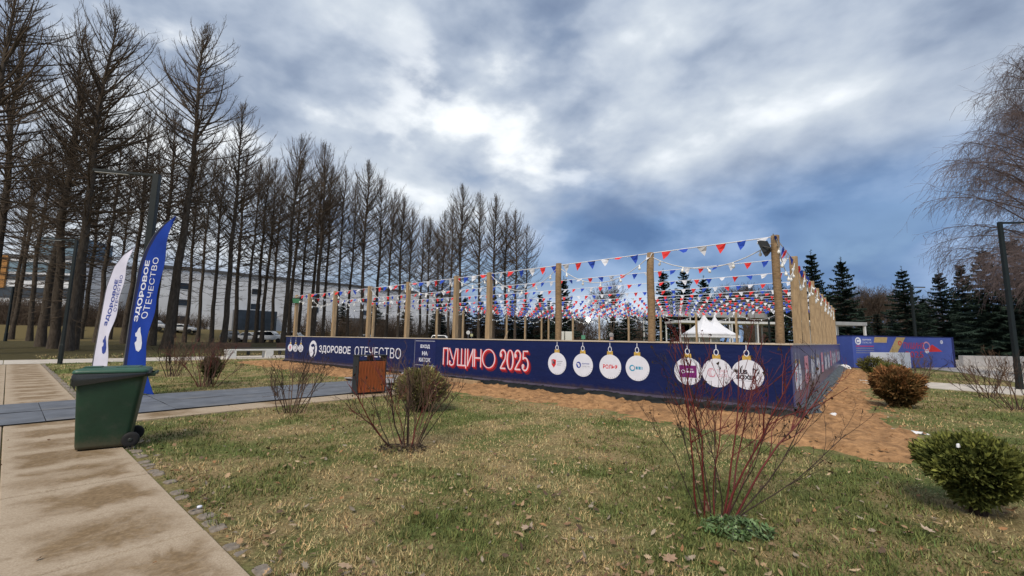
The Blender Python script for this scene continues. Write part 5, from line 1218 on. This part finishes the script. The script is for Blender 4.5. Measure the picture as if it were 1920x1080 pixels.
# evergreen bushes
M_THUJA = mat('thuja_sprays', (1, 1, 1), .75, .4, 3, spec=.2, attr=True)
def bush(loc, rx, rz, zc_, n, label, green, tipc, seed, spray=.10, name='thuja_bush', stemh=.1):
    r = np.random.default_rng(seed); o = empty(name, loc, 0, label, 'bush', 'clipped evergreen bushes')
    d = r.normal(0, 1, (n, 3)); d /= np.linalg.norm(d, axis=1, keepdims=True); lump = np.array([1+.30*mnoise.noise(Vector(v)*2.1+Vector((seed, 0, 0)))+.22*mnoise.noise(Vector(v)*5.0+Vector((0, seed, 0))) for v in d]); rad = lump*(r.random(n)**.30)
    flat = np.where(d[:, 2] > 0, .92, 1.0)
    P_ = d*rad[:, None]*np.array([rx, rx, rz]); P_[:, :2] *= np.where(d[:, 2:3] < 0, 1+.42*d[:, 2:3], 1.0); P_[:, 2] = P_[:, 2]*flat+zc_; P_[:, 2] = np.maximum(P_[:, 2], .02)
    dirn = d*np.array([1, 1, .6])+np.array([0, 0, .45])+r.normal(0, .35, (n, 3)); dirn /= np.linalg.norm(dirn, axis=1, keepdims=True)
    sd = np.cross(dirn, r.normal(0, 1, (n, 3))); sd /= np.linalg.norm(sd, axis=1, keepdims=True); L = spray*r.uniform(.6, 1.3, (n, 1)); nr = np.cross(dirn, sd)
    pts = [P_, P_+dirn*L*.42+sd*L*.22, P_+dirn*L*.50+sd*L*.05, P_+dirn*L*.92+sd*L*.17, P_+dirn*L*1.25, P_+dirn*L*.85-sd*L*.19, P_+dirn*L*.45-sd*L*.05, P_+dirn*L*.36-sd*L*.24]
    V = np.stack(pts, 1); V[:, 4] -= nr*L*.2; V = V.reshape(-1, 3); b = np.arange(n)[:, None]*8
    F = np.concatenate([b+np.array([[0, 1, 2]]), b+np.array([[0, 2, 6]]), b+np.array([[2, 3, 4]]), b+np.array([[2, 4, 6]]), b+np.array([[4, 5, 6]]), b+np.array([[0, 6, 7]])])
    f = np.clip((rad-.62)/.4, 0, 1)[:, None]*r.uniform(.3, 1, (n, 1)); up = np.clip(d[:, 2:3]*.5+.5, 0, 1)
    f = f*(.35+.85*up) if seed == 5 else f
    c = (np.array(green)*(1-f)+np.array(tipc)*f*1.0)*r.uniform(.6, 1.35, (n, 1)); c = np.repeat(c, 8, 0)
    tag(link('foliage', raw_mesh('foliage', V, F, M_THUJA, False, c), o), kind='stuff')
    s = Segs()
    for k in range(26):
        a = r.random()*6.28; q = np.array([math.cos(a)*rx*.6*r.random(), math.sin(a)*rx*.6*r.random(), zc_+rz*.3*r.normal()]); s.path([np.array([math.cos(a)*.05, math.sin(a)*.05, -.02]), q*.5+np.array([0, 0, .05]), q], .012, .004)
    link('stem', s.mesh('stem', M_DKST, 5), o); return o
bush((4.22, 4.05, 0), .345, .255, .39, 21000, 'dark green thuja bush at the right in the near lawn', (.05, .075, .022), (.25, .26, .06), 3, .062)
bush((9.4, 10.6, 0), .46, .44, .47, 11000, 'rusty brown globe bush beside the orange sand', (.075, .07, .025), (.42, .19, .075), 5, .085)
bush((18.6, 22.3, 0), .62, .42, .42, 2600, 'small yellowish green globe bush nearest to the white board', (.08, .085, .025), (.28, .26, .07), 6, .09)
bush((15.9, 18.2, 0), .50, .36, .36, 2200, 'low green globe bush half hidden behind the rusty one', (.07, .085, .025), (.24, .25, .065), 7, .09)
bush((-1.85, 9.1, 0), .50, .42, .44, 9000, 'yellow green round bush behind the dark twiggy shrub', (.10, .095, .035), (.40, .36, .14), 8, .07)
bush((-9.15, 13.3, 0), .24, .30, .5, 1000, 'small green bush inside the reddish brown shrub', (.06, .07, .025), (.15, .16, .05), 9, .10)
tag(patch((4.0, 3.95, .018, .012, .3), .62, .012, 5, 8).obj('paper_scrap', M_SNOW, None, True), 'small white scrap caught on top of the dark green thuja bush', 'scrap')

# ------------------------------------------------------------------ grass, leaves
M_GRASS = mat('grass_blades', (1, 1, 1), .85, .15, 2, spec=.15, attr=True)
N = 620000
d = np.exp(rng.uniform(math.log(1.3), math.log(42), N)); az = rng.uniform(-1.0, 1.0, N); gx = d*np.sin(az); gy = d*np.cos(az)
uu, ww = to_uw(gx, gy); sd = sand_depth(gx, gy)+(fbm(gx, gy, 2.0)-.5)*.9
ok = ~((ww < 1.16+.10*vnoise(gx, gy, 3.0)) & (ww > -3.2) & (uu > -8)) & ~((uu > 9.74) & (uu < 13.5) & (ww < 8.3)) & ~((uu > 30.4) & (uu < 34.6)) & (sd > -.12) & (gy > 1.0)
ok &= ~((uu > 29) & (ww < 1.24)) & ~((ww > 20.6) & (ww < 24.2) & (uu < .7)) & ~((uu < -3.4) & (ww > 24.0)) & ~((uu < 1.8) & (ww > 33))
ok &= ~((ww < -3.0))
clump = fbm(gx, gy, 1.6); big = fbm(gx+30, gy, .45); fine_ = vnoise(gx, gy, 9)
ok &= rng.random(N) < np.clip(.35+1.1*(fine_*.6+clump*.6-.25), .15, 1)
gx, gy, d, clump, big, fine_ = [a[ok] for a in (gx, gy, d, clump, big, fine_)]; N = len(gx)
greenf = np.clip((clump*.55+big*.45-.47)*8.5+rng.normal(0, .38, N)+.24, 0, 1)
hgt = (.014+.020*rng.random(N)**1.5+.014*greenf*rng.random(N))*(1+.03*d)*(.55+.9*fine_); wid = (.0022+.0016*rng.random(N))*(1+.13*d)
tilt = np.clip(np.abs(rng.normal(1.0, .45, N))*(1-.25*greenf), 0, 1.5); ta = rng.uniform(0, 2*PI, N)
dirx, diry, dirz = np.sin(tilt)*np.cos(ta), np.sin(tilt)*np.sin(ta), np.abs(np.cos(tilt))
sx, sy = -np.sin(ta+rng.normal(0, .5, N)), np.cos(ta)
L = hgt*1.5
base = np.stack([gx, gy, np.full(N, -.004)], 1); tip = base+np.stack([dirx, diry, dirz], 1)*L[:, None]; side = np.stack([sx, sy, np.zeros(N)], 1)*wid[:, None]
V = np.stack([base-side, base+side, tip], 1).reshape(-1, 3); F = np.arange(3*N).reshape(-1, 3)
straw = np.array([.54, .42, .215]); grn = np.array([.115, .165, .045]); olive = np.array([.25, .235, .09])
cc = straw*(1-greenf[:, None])+(grn*.65+olive*.35)*greenf[:, None]; cc *= rng.uniform(.35, 1.35, (N, 1)); cc[:, 0] *= 1+.10*rng.normal(0, 1, N)
tag(link('grass', raw_mesh('grass', V, F, M_GRASS, False, np.repeat(np.clip(cc, .01, .8), 3, 0))), kind='stuff')
# fallen leaves
M_LEAF = mat('fallen_leaf', (1, 1, 1), .8, .3, 30, spec=.2, attr=True)
LOBES = [(0, -.5), (.10, -.32), (.34, -.30), (.20, -.12), (.46, .0), (.26, .10), (.36, .32), (.14, .30), (0, .55), (-.14, .30), (-.36, .32), (-.26, .10), (-.46, .0), (-.20, -.12), (-.34, -.30), (-.10, -.32)]
def leaf_geo(r, size, oak=True):
    L_ = LOBES if oak else [(0, -.5), (.2, -.2), (.26, .1), (.12, .35), (0, .5), (-.12, .35), (-.26, .1), (-.2, -.2)]
    c1, c2 = r.uniform(-.5, .9), r.uniform(-.3, .6); w = r.uniform(.6, 1.05) ; V = [(0, 0, 0)]+[(x*w, y, c1*x*x*1.6+c2*y*y+r.uniform(-.03, .03)) for x, y in L_]
    n = len(L_); return np.array(V)*size, [(0, 1+i, 1+(i+1) % n) for i in range(n)]
LC = [(.40, .27, .16), (.33, .21, .12), (.24, .14, .08), (.50, .37, .24), (.15, .10, .07), (.34, .28, .21), (.40, .21, .10)]
def scatter_leaves(name, pts, smin, smax, seed, m=M_LEAF):
    r = random.Random(seed); VV = []; FF = []; CC = []; n0 = 0
    for x, y in pts:
        V, F = leaf_geo(r, r.uniform(smin, smax), r.random() < .35); R = Matrix.Rotation(r.random()*6.28, 3, 'Z') @ Matrix.Rotation(r.gauss(0, .35), 3, 'X') @ Matrix.Rotation(r.gauss(0, .3), 3, 'Y')
        V = V @ np.array(R).T; V[:, 2] -= V[:, 2].min()*.6; V += np.array([x, y, .016+r.random()*.022]); VV.append(V); FF += [(a+n0, b+n0, c+n0) for a, b, c in F]; n0 += len(V)
        c = np.array(r.choice(LC))*r.uniform(.6, 1.15); CC.append(np.tile(c, (len(V), 1)))
    return link(name, raw_mesh(name, np.concatenate(VV), np.array(FF), m, False, np.concatenate(CC)))
pts = []
while len(pts) < 2000:
    dd = math.exp(random.uniform(math.log(1.9), math.log(16))); a = random.uniform(-.95, .95); x, y = dd*math.sin(a), dd*math.cos(a); u0, w0 = to_uw(x, y)
    if w0 < 1.15 or (9.7 < u0 < 13.5 and w0 < 8.3) or sand_depth(x, y) < -.5: continue
    if random.random() > .25+1.2*float(fbm(x+9, y, .9))-.3: continue
    pts.append((x, y))
for k in range(110):   # drift of leaves along the edging
    u0 = random.uniform(.5, 9.4); p_ = uw(u0, 1.28+abs(random.gauss(0, .12))); pts.append((p_.x, p_.y))
tag(scatter_leaves('leaf_litter', pts, .03, .075, 77), kind='stuff')
pth = []
for k in range(10): p_ = uw(random.uniform(2.2, 9.2), random.uniform(.0, 1.0)); pth.append((p_.x, p_.y, .018))
tag(scatter_leaves('leaf_litter', [(x, y) for x, y, _ in pth], .03, .06, 79), kind='stuff')
def one_leaf(x, y, size, col, label, seed, rz=0):
    r = random.Random(seed); V, F = leaf_geo(r, size); V[:, 2] -= V[:, 2].min(); me = raw_mesh('fallen_leaf', V, np.array(F), M_LEAF, False, np.tile(np.array(col), (len(V), 1))); tag(link('fallen_leaf', me, None, loc=(x, y, .03), rot=(.1, .05, rz)), label, 'leaf', 'large fallen leaves on the lawn')
for i, (x, y, s, c, lab) in enumerate([(3.36, 3.63, .13, (.52, .40, .30), 'large pale tan leaf lying alone in the grass left of the dark green bush'), (-1.05, 2.96, .12, (.42, .30, .20), 'big tan lobed leaf low in the left lawn near the slab edge'), (.14, 3.55, .12, (.46, .34, .25), 'pale lobed leaf in the middle of the near lawn'), (-1.35, 4.6, .11, (.27, .18, .14), 'brown leaf pile leaf in the grass right of the slab path'), (1.10, 3.12, .12, (.38, .25, .17), 'brown leaf close to the bottom edge below the red dogwood')]):
    one_leaf(x, y, s, c, lab, 40+i, i*1.3)
tag(patch((-.42, 2.72, .035, .016, .9), .03, .015, 21, 9).obj('paper_scrap', M_WHITE, None, True), 'small crumpled white paper scrap at the bottom of the lawn', 'scrap')
tag(MB().lathe((0, 0, 0), [(.001, .016), (.016, .016), (.02, .011), (.02, 0)], n=14).obj('bottle_cap', M_WHITE, None, True, loc=(*uw(4.55, 1.22)[:2], .02)), 'round white plastic cap lying on the cobble edging', 'cap')
# green leaves heaped round the red dogwood, plain mulch round the dark shrub
M_GLEAF = mat('green_shrub_leaf', (1, 1, 1), .5, .25, 20, spec=.4, attr=True)
def heap(cx_, cy_, a, c_, n, h, cols, label_kind, seed, size=(.03, .06), m=M_GLEAF, name='leaf_heap'):
    r = random.Random(seed); VV = []; FF = []; CC = []; n0 = 0
    for k in range(n):
        f = math.sqrt(r.random()); th = r.random()*6.28; x, y = cx_+a*f*math.cos(th), cy_+c_*f*math.sin(th); V, F = leaf_geo(r, r.uniform(*size), False); V[:, 0] *= .75
        R = Matrix.Rotation(r.random()*6.28, 3, 'Z') @ Matrix.Rotation(r.gauss(0, .6), 3, 'X') @ Matrix.Rotation(r.gauss(0, .4), 3, 'Y'); V = V @ np.array(R).T+np.array([x, y, .02+h*(1-f*f)*r.random()]); VV.append(V); FF += [(p+n0, q+n0, s+n0) for p, q, s in F]; n0 += len(V); CC.append(np.tile(np.array(r.choice(cols))*r.uniform(.6, 1.2), (len(V), 1)))
    return tag(link(name, raw_mesh(name, np.concatenate(VV), np.array(FF), m, False, np.concatenate(CC))), kind='stuff')
heap(1.83, 3.64, .28, .22, 380, .07, [(.09, .16, .05), (.13, .22, .075), (.19, .28, .12), (.05, .08, .025)], '', 5, size=(.045, .085))
heap(-1.45, 5.98, .36, .24, 380, .05, [(.06, .045, .035), (.10, .075, .055), (.16, .12, .085), (.03, .022, .018)], '', 6, m=M_LEAF)
